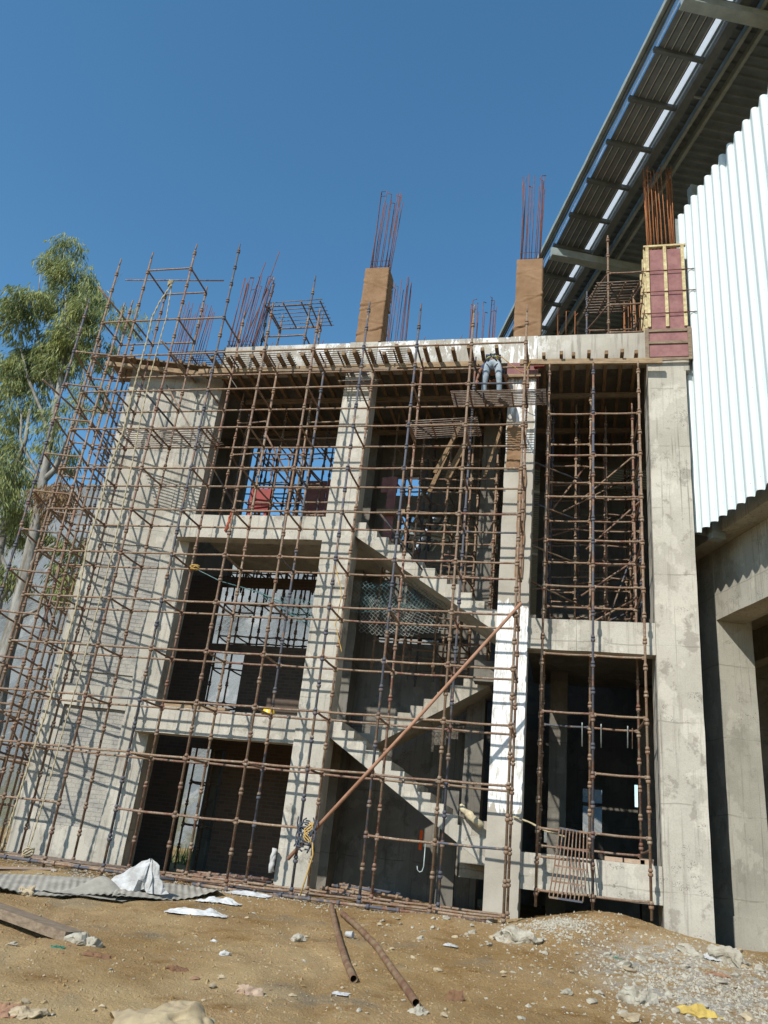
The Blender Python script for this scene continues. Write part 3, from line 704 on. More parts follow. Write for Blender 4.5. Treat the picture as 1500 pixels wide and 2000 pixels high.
# side scaffold turning the corner
cu = Vector((cos(WT), sin(WT))); cv = Vector((-sin(WT), cos(WT))); W0 = Vector((-10.0, 1.2))
gs = {(i, j): tuple(W0 - cu*(1.02 - .87*i) - cv*(1.2 - 1.2*j)) for i in (0, 1) for j in range(0, 4)}
SZ = [11.04 - .925*k for k in range(12)]
SIDE = scaffold('rusty side scaffold running back round the left corner by the tree', gs, lambda k: (-.1, (12.6, 12.2, 12.5, 12.4)[k[1]]), SZ, joint=11.04, skipt=lambda k, z: z < 1.2 or (k[0] == 1 and k[1] == 1 and random.random() < .4), group='scaffolds round the building')
rg = random.Random(12)
for _ in range(12):
    a = W0 - cu*rg.uniform(.2, 1.1) - cv*rg.uniform(-1.2, 1.2); z = rg.uniform(2, 11.5); d = cv*rg.uniform(.8, 2.0)*(1 if rg.random() < .8 else -.5) + cu*rg.uniform(-.3, .3)
    MB().tube((a.x, a.y, z), (a.x+d.x, a.y+d.y, z+rg.uniform(-.6, .6)), .022, 7).build('brace', M_rust, SIDE)
# right scaffold tower in front of the right bay
gr = {(i, 0): (.46 + .945*i, 1.08) for i in range(3)}
gr.update({(i, 1): (.47 + .91*i, 2.1) for i in range(3)})
RZ0 = [.46, 1.46, 2.46, 3.5, 4.6, 5.97, 6.94, 7.91, 8.87, 9.88]; RZ1 = [1.2, 3.42, 5.85, 6.83, 7.79, 8.72, 9.68]
RT = thing('scaffold', 'narrow rusty scaffold tower standing on the mound before the right bay', 'scaffolding', (1.4, 1.08, .25), 'scaffolds round the building')
for i in range(3):
    o = link('standard', std_mesh(11.0, .21, M_rust), (gr[(i,0)][0], 1.08, .20), RT)
    o2 = link('standard', std_mesh(10.15 if i == 1 else 9.7, .3, M_rust), (gr[(i,1)][0], 2.1, 1.04), RT)
segs = []; tr = []
for z in RZ0:
    for i in (0, 1):
        if z == 2.46 and i == 0: continue
        if z == 1.0: continue
        segs.append(((gr[(i,0)][0], 1.08, z), (gr[(i+1,0)][0], 1.08, z+random.uniform(-.01,.01))))
segs.append(((gr[(0,0)][0], 1.08, 1.0), (gr[(1,0)][0], 1.08, 1.0)))
for z in RZ1:
    for i in (0, 1): segs.append(((gr[(i,1)][0], 2.1, z), (gr[(i+1,1)][0], 2.1, z)))
    for i in (0, 1, 2): tr.append(((gr[(i,0)][0], 1.08, z+ (.08 if i else 0)), (gr[(i,1)][0], 2.1, z+.04)))
rods(RT, segs, 'ledger', M_rust2); rods(RT, tr, 'transom', M_rust2)
# shoring inside the bays, carrying the roof formwork
def shore(label, x0, nx_, dx, y0, ny_, dy, z0, z1, zl, jit=.08):
    gg = {(i, j): (x0 + dx*i + random.uniform(-jit,jit), y0 + dy*j + random.uniform(-jit,jit)) for i in range(nx_) for j in range(ny_)}
    return scaffold(label, gg, lambda k: (z0, z1 - .02), zl, group='shoring scaffolds inside the bays', joint=zl[0], skipl=lambda k, z: random.random() < .12, skipt=lambda k, z: random.random() < .12)
shore('shoring scaffold inside the top left bay with blue sky behind', -7.3, 4, .95, 2.0, 4, .85, 7.5, 11.25, [7.9, 8.5, 9.4, 10.3])
shore('dense shoring scaffold over the stairs in the middle bay', -3.3, 5, .64, 3.2, 3, .75, 7.5 - 3.0, 11.25, [5.2, 6.0, 6.8, 7.6, 8.4, 9.3, 10.2])
shore('dense shoring scaffold deep inside the upper right bay', .45, 4, .66, 2.9, 4, .95, 5.37, 11.25, [5.7, 6.4, 7.1, 7.9, 8.7, 9.5])
shore('dark scaffold standing behind the left bay, seen through its back windows', -8.3, 6, .55, 5.5, 2, .8, -.1, 8.4, [.9, 1.9, 2.9, 3.9, 4.8, 5.7, 6.6, 7.5])
shore('dark scaffold standing behind the middle bay, seen above the stairs', -3.6, 5, .75, 5.6, 2, .9, -.1, 10.4, [4.6, 5.4, 6.2, 7.0, 7.8, 8.6, 9.5])
shore('dark scaffold behind the top left bay, outlined against the sky', -8.6, 7, .55, 5.6, 2, .9, 7.0, 12.6, [7.6, 8.4, 9.2, 10.0, 10.8, 11.6])
# raking braces in the right bay
RB = [((-.05, 2.2, 6.2), (2.3, 5.2, 7.6)), ((.1, 2.4, 7.4), (2.4, 4.8, 9.2)), ((.6, 2.6, 5.6), (2.5, 5, 6.9)), ((.8, 2.5, 8.2), (2.4, 4.2, 9.9)), ((.9, 3, 5.4), (2.55, 4, 6.5))]
rb = thing('brace_tubes', 'rusty raking brace tubes crossing behind the right scaffold tower', 'tubes', (1.4, 3, 5.4))
RB += [((.0, 1.9, 8.2+.0), (1.2, 2.6, 8.0)), ((.0, 1.9, 9.2), (1.2, 2.6, 9.0)), ((.0, 1.9, 7.2), (1.2, 2.7, 7.0)), ((.0, 1.9, 6.4), (1.2, 2.8, 6.1)), ((1.2, 2.4, 6.2), (2.45, 2.6, 7.2)), ((1.3, 2.5, 7.3), (2.45, 2.6, 8.5)), ((1.2, 2.5, 8.5), (2.4, 2.6, 9.7)), ((1.1, 2.7, 5.5), (2.4, 3.0, 6.4)), ((1.6, 3.3, 5.4), (2.5, 3.3, 8.0)), ((.4, 2.5, 8.0), (1.3, 3.0, 9.6))]
for a, b in RB: MB().tube(a, b, .022, 7).build('tube', M_rust, rb)
# inclined wooden props under the roof near the worker
tp = thing('timber_props', 'leaning brown timber props stacked behind the scaffold under the worker', 'timber', (-1, 2, 8.8))
for a, b, wd in (((-2.1, 2.0, 8.9), (-1.55, 2.0, 10.25), .12), ((-1.85, 2.3, 8.9), (-1.35, 2.3, 10.2), .2), ((-.95, 2.0, 8.8), (-.62, 2.0, 10.1), .09), ((-2.3, 2.6, 8.7), (-1.8, 2.6, 10.2), .14)):
    MB().beam(a, b, .05, wd*.7, up=(1, 0, 0)).build('prop', M_joist, tp)
# scaffold frames standing on the roof slab
gt = {(i, j): (-7.15 + 1.2*i, 2.3 + 1.0*j) for i in (0, 1) for j in (0, 1)}
scaffold('small scaffold frame on the roof carrying a slatted platform, right of the tall bars', gt, lambda k: (12.17, 15.1 if k[1] == 0 else 14.6), [13.1, 14.1], joint=13.0, group='scaffold frames on the roof')
gt = {(0, 0): (1.78, 1.9), (1, 0): (2.72, 1.9), (0, 1): (1.30, 2.9), (1, 1): (2.45, 2.9)}
scaffold('small scaffold frame on the roof beside the red shuttered column', gt, lambda k: (12.17, 15.5 if k == (0, 0) else 14.6), [12.55, 13.35, 14.3, 14.95], joint=13.35, group='scaffold frames on the roof')

# ------------------------------------------------------------------ slatted platforms
M_slat = simple('worn_slat_steel', (.24,.20,.16), (.15,.10,.075), 9, .75, .2)
def platform(label, a, b, c, n=9, group='slatted steel platforms', r=.012, m=None):
    """a -> b long side, a -> c short side"""
    a, b, c = Vector(a), Vector(b), Vector(c); mb = MB()
    for i in range(n): o = (c-a)*(i/(n-1)); mb.tube(a+o, b+o, r, 6)
    root = mb.build('slatted_platform', m or M_slat); tag(root, label, 'platform', group); 
    for t in (.04, .35, .65, .96): MB().beam(a.lerp(b, t)+Vector((0,0,-.025)), a.lerp(b, t)+(c-a)+Vector((0,0,-.025)), .03, .025).build('cross_bar', M_rust, root)
    return root
platform('slatted steel platform the bending worker stands on', (-1.60, .30, 10.02), (.42, .30, 10.02), (-1.60, .93, 10.04), 10, r=.015)
platform('slatted steel platform one step lower and left of the worker', (-2.45, .05, 9.15), (-.95, .1, 9.25), (-2.45, .9, 9.2), 10, r=.014)
platform('long slatted platform crossing the upper end wall, its striped shadow below', (-9.3, .05, 9.05), (-6.9, .02, 9.06), (-9.3, .9, 9.06), 10)
platform('slatted platform behind the left corner against the sky', (-10.5, 1.2, 9.05), (-10.0, 1.3, 9.05), (-10.8, 3.4, 9.1), 9)
platform('slatted platform on the plank deck, top left of the roof', (-8.9, .9, 11.72), (-7.4, .9, 11.72), (-8.9, 1.7, 11.74), 9)
platform('slatted platform lying over the joists at the left roof edge', (-7.2, .75, 11.48), (-5.6, .75, 11.48), (-7.2, 1.32, 11.48), 8)
platform('slatted platform lying over the joists left of the second column', (-5.4, .75, 11.48), (-3.9, .75, 11.48), (-5.4, 1.32, 11.48), 8)
platform('slatted platform lying over the joists right of the second column', (-3.8, .75, 11.48), (-2.7, .75, 11.48), (-3.8, 1.32, 11.48), 8)
platform('slatted platform tied across the head of the second column', (-4.4, 1.0, 10.82), (-3.45, 1.0, 10.82), (-4.4, 1.34, 11.05), 9)
platform('slatted platform on the small roof frame against blue sky', (-7.3, 2.2, 14.15), (-5.6, 2.2, 14.2), (-7.3, 3.4, 14.2), 8)
platform('slatted platform on the frame beside the red shutter', (1.5, 1.85, 14.0), (2.55, 1.85, 14.0), (1.2, 3.0, 14.0), 12, r=.015)
platform('slatted platform lying on the ground at the foot of the end wall', (-9.3, .35, .03), (-7.0, .30, .02), (-9.3, 1.0, .03), 11)

# ------------------------------------------------------------------ diagonal pole, ropes, straps, small hung things
pa, pb = onY(562, 1678, -.06), onY(1018, 1178, -.06)
tag(MB().path([pa, pa.lerp(pb, .5)+Vector((0,0,-.03)), pb], [.034, .032, .03], 10).build('timber_pole', simple('pinkish_pole', (.36,.20,.13), (.27,.14,.085), 4, .8)), 'long reddish brown pole tied diagonally across the front scaffold', 'pole')
def rope(pts, r, m, label, cat='rope', twist=True):
    P = [Vector(p) for p in pts]; Q = []
    for i in range(len(P)-1):
        n = max(2, int((P[i+1]-P[i]).length/.05))
        for k in range(n): Q.append(P[i].lerp(P[i+1], k/n))
    Q.append(P[-1]); mb = MB()
    for s_ in (0, 1):
        mb.path([q + Vector((cos(i*.9 + s_*pi)*r*.55, sin(i*.9 + s_*pi)*r*.55, 0)) for i, q in enumerate(Q)], r*.75, 5)
    return tag(mb.build('rope', m), label, cat)
def P(lst, Y): return [onY(x, y, Y) for x, y in lst]
rope(P([(335,556),(312,590),(297,620),(285,672),(262,755),(240,845),(213,915),(195,990),(170,1065),(150,1180),(120,1290),(92,1385),(60,1480),(30,1575),(2,1660)], -.10), .018, M_rope, 'thick pale rope hanging slack to the lower left corner of the scaffold')
rope(P([(335,560),(325,620),(312,665),(292,740),(272,830),(258,905),(240,985),(218,1085),(190,1190),(158,1310),(128,1410),(98,1520),(62,1640),(52,1665)], -.06), .013, M_rope, 'thinner rope ending in a coil at the foot of the end wall')
kc = MB()
for q in range(4): kc.path([onY(55, 1664, -.05) + Vector((cos(t*.5+q)*.09, sin(t*.7+q)*.04, sin(t*.5+q*2)*.07)) for t in range(14)], .012, 5)
tag(kc.build('rope_coil', M_rope), 'small knotted rope coil on a standard at the foot of the end wall', 'rope')
kg = MB()
for q in range(4): kg.path([onY(333, 553, -.02) + Vector((cos(t*.6+q)*.05, sin(t*.7+q)*.03, -.1+t*.02)) for t in range(11)], .016, 5)
tag(kg.build('rope_knot', M_rope), 'rope knot and rag tied high on the top left scaffold frame', 'rope')
yk = MB()
for q in range(5): yk.path([onY(380, 1108, .9) + Vector((cos(t*.6+q)*.10, sin(t*.7+q)*.04, sin(t*.5+q*2)*.05)) for t in range(12)], .011, 5)
tag(yk.build('rope_knot', M_ropey), 'yellow rope knot at a joint beside the second floor slab', 'rope')
# harness and ropes at the lower end of the pole
hc = onY(598, 1630, -.1)
hm = MB()
for q in range(9):
    ph = q*.7; hm.path([hc + Vector((sin(t*.5+ph)*.14 + (q % 3-1)*.04, cos(t*.9+ph)*.04-.03, .22-t*.05 + .06*sin(ph*2+t))) for t in range(10)], .014, 5)
H = hm.build('safety_harness', M_strap); tag(H, 'dark harness straps bundled where the pole meets the standard', 'harness')
hy = MB()
for q in range(3): hy.path([hc + Vector((.05+sin(t*.8+q)*.07, -.07, .2-t*.04)) for t in range(9)], .012, 5)
hy.path([hc + Vector((.12,-.05,.0)), hc+Vector((.18,-.05,-.3)), hc+Vector((.12,-.05,-.6)), hc+Vector((.05,-.05,-.95))], .014, 6)
hy.build('lanyard', M_ropey, H)
for nm, y0, y1 in (('a', 1080, 1160),):
    pass
rope(P([(655,1105),(668,1160),(655,1220),(668,1275)], .85), .009, M_ropey, 'thin yellow cord dangling on the second column')
hk = MB(); b0 = onY(831, 1647, .0)
hk.path([b0, b0+Vector((0,0,-.36)), b0+Vector((-.02,0,-.43)), b0+Vector((-.06,0,-.45)), b0+Vector((-.10,0,-.42)), b0+Vector((-.11,0,-.36))], .010, 6)
tag(hk.build('hook', M_galv), 'pale steel hook hanging from the lowest ledger before the dark stair bay', 'hook')
for k, (x, y0_, y1_, lb_) in enumerate(((1137,1417,1458,'pale rod hanging from the back ledger, leftmost of the four'), (1174,1420,1460,'pale rod hanging just right of the middle standard'), (1226,1424,1461,'pale rod hanging third from the left in the right bay'), (1235,1428,1463,'thin rusty rod hanging rightmost in the right bay'))):
    a = onY(x, y0_, 2.06); b = onY(x, y1_, 2.06)
    tag(MB().path([a + Vector((0,.02,.05)), a+Vector((0,-.02,.05)), a, b], .014 if k < 3 else .009, 6).build('hanging_rod', M_galv if k < 3 else M_rust), lb_, 'rod', 'rods hanging in the right bay')
# red cloth at the second floor beam, rag at stairs
def rag(pts, label, m, w_=.06, name='rag', cat='cloth'):
    mb = MB(); n = len(pts)
    for q in range(3): mb.path([Vector(p) + Vector((.02*sin(i*2+q*2), .012*cos(i+q*3), .015*q)) for i, p in enumerate(pts)], [w_*(.35+.3*abs(sin(i*1.3+q))) for i in range(n)], 7)
    return tag(mb.build(name, m), label, cat)
rag(P([(452,1003),(449,1012),(446,1022),(443,1032),(440,1040)], .02), 'orange red rag hanging from a joint in front of the second floor beam', M_orange, .032)
# helmet
hp = onY(523, 1379, F-.02); hm = MB()
hm.grid(lambda u, v: (hp.x + .14*cos(2*pi*u)*sin(v*pi/2), hp.y+.1 + .115*sin(2*pi*u)*sin(v*pi/2), 3.135 + .14*cos(v*pi/2)), 20, 8)
HM = hm.build('hard_hat', M_helmet); tag(HM, 'yellow hard hat lying on the first floor beam edge', 'helmet')
hb = MB(); hb.grid(lambda u, v: (hp.x + (.135+.035*v)*cos(2*pi*u), hp.y+.1 + (.112+.05*v*(1 if sin(2*pi*u) < 0 else .4))*sin(2*pi*u), 3.137-.006*v), 20, 3); hb.build('brim', M_helmet, HM)
# plank on the first floor edge
tag(MB().box((-7.35, F+.02, 3.125), (-5.95, F+.3, 3.19)).build('plank', M_wood), 'pale plank lying on the first floor edge left of the hard hat', 'timber')

# nets in the stair bay
def net(label, fn, nu, nv, m, r=.0045):
    mb = MB(); G = [[Vector(fn(i/(nu-1), j/(nv-1))) for i in range(nu)] for j in range(nv)]
    for j in range(nv-1):
        for i in range(nu-1):
            if (i+j) % 2 == 0: mb.tube(G[j][i], G[j+1][i+1], r, 3, caps=False)
            else: mb.tube(G[j][i+1], G[j+1][i], r, 3, caps=False)
    return tag(mb.build('safety_net', m), label, 'net', 'safety nets in the stair bay')
def quadnet(c, Y, sag, seed):
    def fn(u, v):
        a = onY(*c[0], Y[0]).lerp(onY(*c[1], Y[1]), u); b = onY(*c[3], Y[0]).lerp(onY(*c[2], Y[1]), u)
        p = a.lerp(b, v); p.z -= sag*sin(pi*u); p += Vector((.05*noise.noise(Vector((u*4, v*4, seed))), .15*noise.noise(Vector((u*3, v*3, seed+5))), .07*noise.noise(Vector((u*5, v*3, seed+9)))))
        return p
    return fn
net('dark green net hung high across the stair bay', quadnet([(680,1135),(885,1130),(880,1185),(680,1195)], (1.9, 2.1), .05, 1), 46, 14, M_net)
net('pale grey net sagging below the green one in the stair bay', quadnet([(705,1165),(860,1165),(905,1225),(700,1235)], (2.2, 2.3), .12, 4), 44, 18, M_netw)
net('loose green net drooping in the left bay beside the second column', quadnet([(490,1150),(640,1170),(640,1235),(560,1195)], (1.9, 1.9), .1, 8), 34, 14, M_net)
rope([onY(380,1110,1.6), onY(430,1135,1.8), onY(500,1155,1.9), onY(560,1180,1.9)], .012, M_net, 'green net rope stretched from the yellow knot into the left bay')

# shuttering panels and drum seen inside the top storey
def onb(x, y, Y): p = onY(x, y, Y); return p
pz = thing('shutter_panel', 'dusty pink plywood panels standing left of the second column on the top floor', 'panel', (-5.6, 4.6, 7.5))
bx('panel', (-6.15, 4.6, 8.0), (-5.55, 4.64, 9.95), M_ply, pz); bx('panel', (-5.5, 4.5, 8.0), (-5.0, 4.54, 9.95), M_ply, pz); bx('plank', (-5.9, 4.3, 8.55), (-5.1, 4.42, 8.68), M_wood, pz); bx('prop', (-5.8, 4.45, 7.5), (-5.7, 4.55, 8.0), M_wood, pz); bx('prop', (-5.3, 4.45, 7.5), (-5.2, 4.55, 8.0), M_wood, pz)
p2 = thing('shutter_panel', 'narrow red plywood shutter right of the second column above the stairs', 'panel', (-3.2, 3, 7.0))
bx('panel', (-3.42, 3.0, 7.0), (-3.2, 3.04, 9.3), M_ply, p2); bx('panel', (-3.6, 3.05, 8.9), (-3.2, 3.1, 9.3), M_ply, p2) ; bx('plank', (-3.6, 2.85, 8.25), (-2.9, 2.97, 8.36), M_wood, p2)
tag(MB().box((-7.0, 3.0, 8.3), (-6.45, 3.06, 8.95)).box((-6.98, 3.0, 7.55), (-6.9, 3.1, 8.3)).box((-6.55, 3.0, 7.55), (-6.47, 3.1, 8.3)).build('barrier', M_redply), 'bright red board among the shoring on the top left floor', 'panel')

# ------------------------------------------------------------------ the worker
wk = thing('person', 'worker in pale jeans and navy shirt bending over on the slatted platform', 'person', (-.75, .62, 10.05))
def skinned(name, verts, edges, radii, m, parent, root=0, sub=2):
    me = bpy.data.meshes.new(name); org = wloc(parent)
    me.from_pydata([tuple(Vector(v)-org) for v in verts], edges, []); me.materials.append(m)
    o = bpy.data.objects.new(name, me); col.objects.link(o); o.parent = parent
    sk = o.modifiers.new('skin', 'SKIN'); sk.use_smooth_shade = True
    for i, r in enumerate(radii): me.skin_vertices[0].data[i].radius = (r, r) if isinstance(r, (int, float)) else r
    me.skin_vertices[0].data[root].use_root = True
    sb = o.modifiers.new('sub', 'SUBSURF'); sb.levels = sub; sb.render_levels = sub
    return o
bv = [(-.76,.58,10.93),  # 0 pelvis
      (-.765,.78,11.13),  # 1 waist
      (-.79,.97,11.22), # 2 chest
      (-.81,1.12,11.20), # 3 upper chest
      (-.82,1.22,11.13), # 4 neck
      (-.83,1.32,11.05), # 5 head
      (-.97,1.03,11.15), (-1.06,.86,10.90), (-1.09,.74,10.64), (-1.10,.72,10.58),   # 6-9 left arm
      (-.66,1.08,11.13), (-.52,1.15,10.9), (-.42,1.33,10.66), (-.41,1.35,10.60),    # 10-13 right arm
      (-.85,.60,10.88), (-.89,.55,10.52), (-.91,.62,10.14),     # 14-16 left leg
      (-.66,.60,10.88), (-.60,.55,10.52), (-.58,.62,10.14)]     # 17-19 right leg
be = [(0,1),(1,2),(2,3),(3,4),(4,5),(3,6),(6,7),(7,8),(8,9),(3,10),(10,11),(11,12),(12,13),(0,14),(14,15),(15,16),(0,17),(17,18),(18,19)]
br_ = [.115,.11,.125,.10,.05,.095,.05,.038,.028,.024,.05,.038,.028,.024,.085,.055,.038,.085,.055,.038]
skinned('body', bv, be, br_, M_skin, wk)
skinned('shirt', [(-.76,.66,11.05), (-.775,.88,11.18), bv[2], bv[3], bv[6], Vector(bv[6]).lerp(Vector(bv[7]), .75), bv[10], Vector(bv[10]).lerp(Vector(bv[11]), .75)], [(0,1),(1,2),(2,3),(3,4),(4,5),(3,6),(6,7)], [.155,.165,.17,.14,.075,.06,.075,.06], M_navy, wk)
skinned('jeans', [(-.76,.60,10.93), (-.76,.68,10.98), (-.86,.585,10.86), (-.885,.545,10.68), (-.895,.535,10.50), (-.91,.58,10.32), (-.915,.61,10.17), (-.655,.585,10.86), (-.615,.545,10.68), (-.60,.535,10.50), (-.585,.58,10.32), (-.58,.61,10.17)],
        [(0,1),(0,2),(2,3),(3,4),(4,5),(5,6),(0,7),(7,8),(8,9),(9,10),(10,11)], [.125,.12,.10,.088,.070,.062,.060,.10,.088,.070,.062,.060], M_denim, wk)
for sx in (-.915, -.58):
    m = MB(); m.rock((sx, .68, 10.095), .12, 3, 3, .08, (.42, 1.05, .42)); m.build('shoe', M_shoe, wk)
hd = MB(); hd.rock((-.83, 1.40, 11.02), .115, 5, 3, .05, (.85, 1, 1.0)); HD = hd.build('head', M_skin, wk)
hh = MB(); hh.rock((-.83, 1.39, 11.045), .122, 6, 3, .06, (.87, 1, .95)); hh.build('hair', M_hair, wk)
for (hx, hy, hz), sg in (((-1.10,.72,10.58), -1), ((-.41,1.35,10.60), 1)):
    o_ = Vector((hx, hy, hz)); vs = [o_, o_+Vector((0,-.02,-.05)), o_+Vector((0,-.03,-.09))]; es = [(0,1),(1,2)]; rs = [.022,(.032,.016),(.034,.014)]
    for k in range(4):
        fx = (-.027+.018*k); b = len(vs); L = (.030,.036,.034,.026)[k]
        vs += [o_+Vector((fx,-.035,-.105)), o_+Vector((fx,-.045,-.105-L)), o_+Vector((fx,-.025,-.115-L*1.6))]; es += [(2,b),(b,b+1),(b+1,b+2)]; rs += [.009,.008,.007]
    b = len(vs); vs += [o_+Vector((.035*-sg,-.03,-.06)), o_+Vector((.048*-sg,-.04,-.095))]; es += [(1,b),(b,b+1)]; rs += [.010,.008]
    skinned('hand', vs, es, rs, M_skin, wk, sub=1)
hs = MB()
for pts in ([(-.86,.50,10.90),(-.80,.475,11.00),(-.765,.49,11.07),(-.70,.60,11.17),(-.66,.95,11.29)], [(-.66,.50,10.90),(-.72,.475,11.00),(-.755,.49,11.07),(-.82,.60,11.17),(-.86,.95,11.29)], [(-.88,.49,10.83),(-.80,.47,10.72),(-.77,.50,10.66)], [(-.64,.49,10.83),(-.72,.47,10.72),(-.75,.50,10.66)]):
    hs.path(pts, .016, 6)
hs.build('harness', M_strap, wk)
hs = MB(); hs.path([(-.90,.55,11.0),(-.83,.50,11.02),(-.76,.49,11.025),(-.69,.50,11.02),(-.62,.55,11.0)], .016, 6); hs.build('harness_belt', M_strapy, wk)
ln = rope([(-.70,.5,11.05), (-.55,.5,11.0), (-.30,.55,10.78), (-.12,.6,10.66), (-.02,.65,10.74), (.08,.55,10.95)], .011, M_ropey, 'yellow lanyard curving from the worker to the red standard')

# ------------------------------------------------------------------ the hall at the right
hd_ = Vector((-.3515, .9362, 0)); hn = Vector((.9362, .3515, 0))
def HP(s_, n_, z): return hd_*s_ + hn*n_ + Vector((0, 0, z))
MH = Matrix(((hd_.x, hn.x, 0, 0), (hd_.y, hn.y, 0, 0), (0, 0, 1, 0), (0, 0, 0, 1)))     # x = along, y = inward, z = up
HALL = thing('industrial_hall', 'big hall with white corrugated cladding and a dark overhanging roof at the right', 'building', HP(0, 5, 0))
def hbox(name, a, b, m, parent=None):
    mb = jbox(a, b, random.random()*40); mb.v = [MH @ p for p in mb.v]
    mb.f = [tuple(reversed(f)) for f in mb.f]
    return mb.build(name, m, parent or HALL)
# cladding: trapezoid ribs, seen edge on at top and bottom
cl = MB(); pitch = .31; NC = 3.75; s1 = .30; n = 36; zc0, zc1 = 7.35, 15.7
prof = []; pt = hd_*s1 + hn*NC
for k in range(n):
    prof += [Vector((pt.x+q[0], pt.y+q[1])) for q in ((0, 0), (.004, -.03), (.02, -.055), (.045, -.068), (.075, -.072), (.105, -.068), (.125, -.055), (.135, -.075))]; pt = pt - hd_*pitch
m_ = len(prof)
for off, flip in ((0, 0), (.004, 1)):
    vs = [Vector((p.x+off, p.y+off, z)) for z in (zc0, zc1) for p in prof]
    cl.add(vs, [(i, i+1, i+1+m_, i+m_) if not flip else (i+m_, i+1+m_, i+1, i) for i in range(m_-1)])
cl.build('cladding', M_clad, HALL)
sc_ = MB()
for k in range(n):
    p0 = hd_*(s1-k*pitch) + hn*NC
    for z in (7.6, 9.45, 11.25, 13.05, 14.85): sc_.box((p0.x+.068, p0.y-.079, z), (p0.x+.080, p0.y-.071, z+.012))
tag(sc_.build('screws', M_galv, HALL), kind='stuff')
for z in (7.55, 9.4, 11.2, 13.0, 14.8, 15.5): hbox('girt', (-10, NC+.16, z), (s1-.05, NC+.22, z+.14), M_galv)
for s_ in (0.1, -3.4, -7.2): hbox('post', (s_-.1, NC+.23, 7.2), (s_+.1, NC+.5, 16.5), M_galv)
hbox('clad_end_plate', (s1+.005, NC-.07, 7.35), (s1+.02, NC+.3, 15.6), M_galv)
NB = 4.58
hbox('column', (1.09, NB, -.5), (2.4, NB+.78, 7.6), M_conc_hall)
hbox('column', (-6.6, NB, -.5), (-5.2, NB+.7, 7.3), M_conc_hall)
hbox('beam', (-9, NB+.01, 5.86), (1.087, NB+.62, 7.35), M_conc_hall)
hbox('corbel', (-9, NC+.42, 7.36), (2.4, NB+.6, 7.75), M_conc_hall)
hbox('plinth', (1.05, NB-.05, -.5), (2.41, NB+.8, .38), M_conc_hall)
hbox('inner_beam', (-9, NB+3.2, 6.2), (8.9, NB+3.6, 6.99), M_conc_hall)
hbox('inner_wall', (-9, NB+9.0, -.5), (2.4, NB+9.2, 8.4), M_conc_shade)
hbox('inner_wall', (9.0, NB+4.2, -.5), (9.2, NB+9.0, 7), M_conc_shade)
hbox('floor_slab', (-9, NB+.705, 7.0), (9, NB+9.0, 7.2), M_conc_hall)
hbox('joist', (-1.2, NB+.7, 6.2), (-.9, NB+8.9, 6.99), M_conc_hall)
hbox('wall', (7.0, NB+3.2, -.5), (7.3, NB+9, 17), M_conc_shade)
hbox('wall', (7.0, NB+9.2, 0), (13, NB+9.5, 19), M_conc_shade)
# roof: edge band of louvres and rooflights, then purlins and decking
ZR = 18.0; S0, S1 = -12.0, 46.0
def rz(n_): return ZR + (n_-2.0)*.02
def hstrip(name, s0, s1_, n0, n1, z0, z1, m, parent=None): return hbox(name, (s0, n0, z0), (s1_, n1, z1), m, parent)
hstrip('edge_beam', S0, S1, 1.94, 1.99, ZR-.05, ZR+.16, M_purlin)
hstrip('gutter', S0, S1, 1.84, 1.927, ZR+.06, ZR+.2, M_purlin_l)
rl = MB()
for n0, n1 in ((2.045, 2.105), (3.02, 3.16)):
    a = [MH @ Vector(p) for p in ((S0, n0, ZR+.03), (S1, n0, ZR+.03), (S1, n1, ZR+.03), (S0, n1, ZR+.03))]; b = [p + Vector((0, 0, .01)) for p in a]
    rl.add(a + b, [(0,1,2,3), (7,6,5,4), (0,4,5,1), (1,5,6,2), (2,6,7,3), (3,7,4,0)])
rl.build('rooflight_strip', M_sky, HALL)
lv = MB()                                        # ribbed sheet between the two rooflight strips
for k in range(5):
    n0 = 2.13 + k*.176
    for (a, za), (b, zb) in (((n0, .0), (n0+.13, .0)), ((n0+.13, .0), (n0+.145, .06)), ((n0+.145, .06), (n0+.165, .06)), ((n0+.165, .06), (n0+.176, .0))):
        lv.add([MH @ Vector(p) for p in ((S0, a, ZR+za), (S1, a, ZR+za), (S1, b, ZR+zb), (S0, b, ZR+zb))], [(0,1,2,3)])
lv.build('ribbed_sheet', M_louvre, HALL)
lb2 = MB()
for k in range(5):
    n0 = 2.13 + k*.176 + .128; a = [MH @ Vector((s_, n_, z_)) for s_, n_, z_ in ((S0, n0, ZR-.02), (S1, n0, ZR-.02), (S1, n0+.012, ZR-.02), (S0, n0+.012, ZR-.02), (S0, n0, ZR-.001), (S1, n0, ZR-.001), (S1, n0+.012, ZR-.001), (S0, n0+.012, ZR-.001))]
    lb2.add(a, [(0,1,2,3), (0,4,5,1), (3,2,6,7)])
lb2.build('sheet_rib', simple('slit_light_rib', (.62,.66,.66), (.5,.54,.54), 5), HALL)  # ribs coloured pale to imitate thin slits of light between the sheets
for s_ in [(-3.4 + 1.30*k) for k in range(-5, 36)]: hbox('strut', (s_-.045, 2.035, ZR-.14), (s_+.045, 3.22, ZR-.025), M_purlin)
for n0, n1, z0, m in ((3.22, 3.42, ZR-.22, M_purlin), (3.70, 3.78, ZR-.16, M_purlin_l), (4.02, 4.10, ZR-.14, M_purlin_l), (5.6, 5.7, ZR-.1, M_purlin), (7.0, 7.1, ZR-.06, M_purlin)):
    hstrip('purlin', S0, S1, n0, n1, z0, ZR+.04, m)
for s_ in (-11.2, -3.5, 4.35, 12.2, 20.0, 28.0):
    hbox('rafter', (s_-.05, 1.95, ZR-.55), (s_+.05, 12, ZR-.25), M_purlin_l)
    hbox('rafter_flange', (s_-.13, 1.95, ZR-.58), (s_+.13, 12, ZR-.553), M_purlin_l)
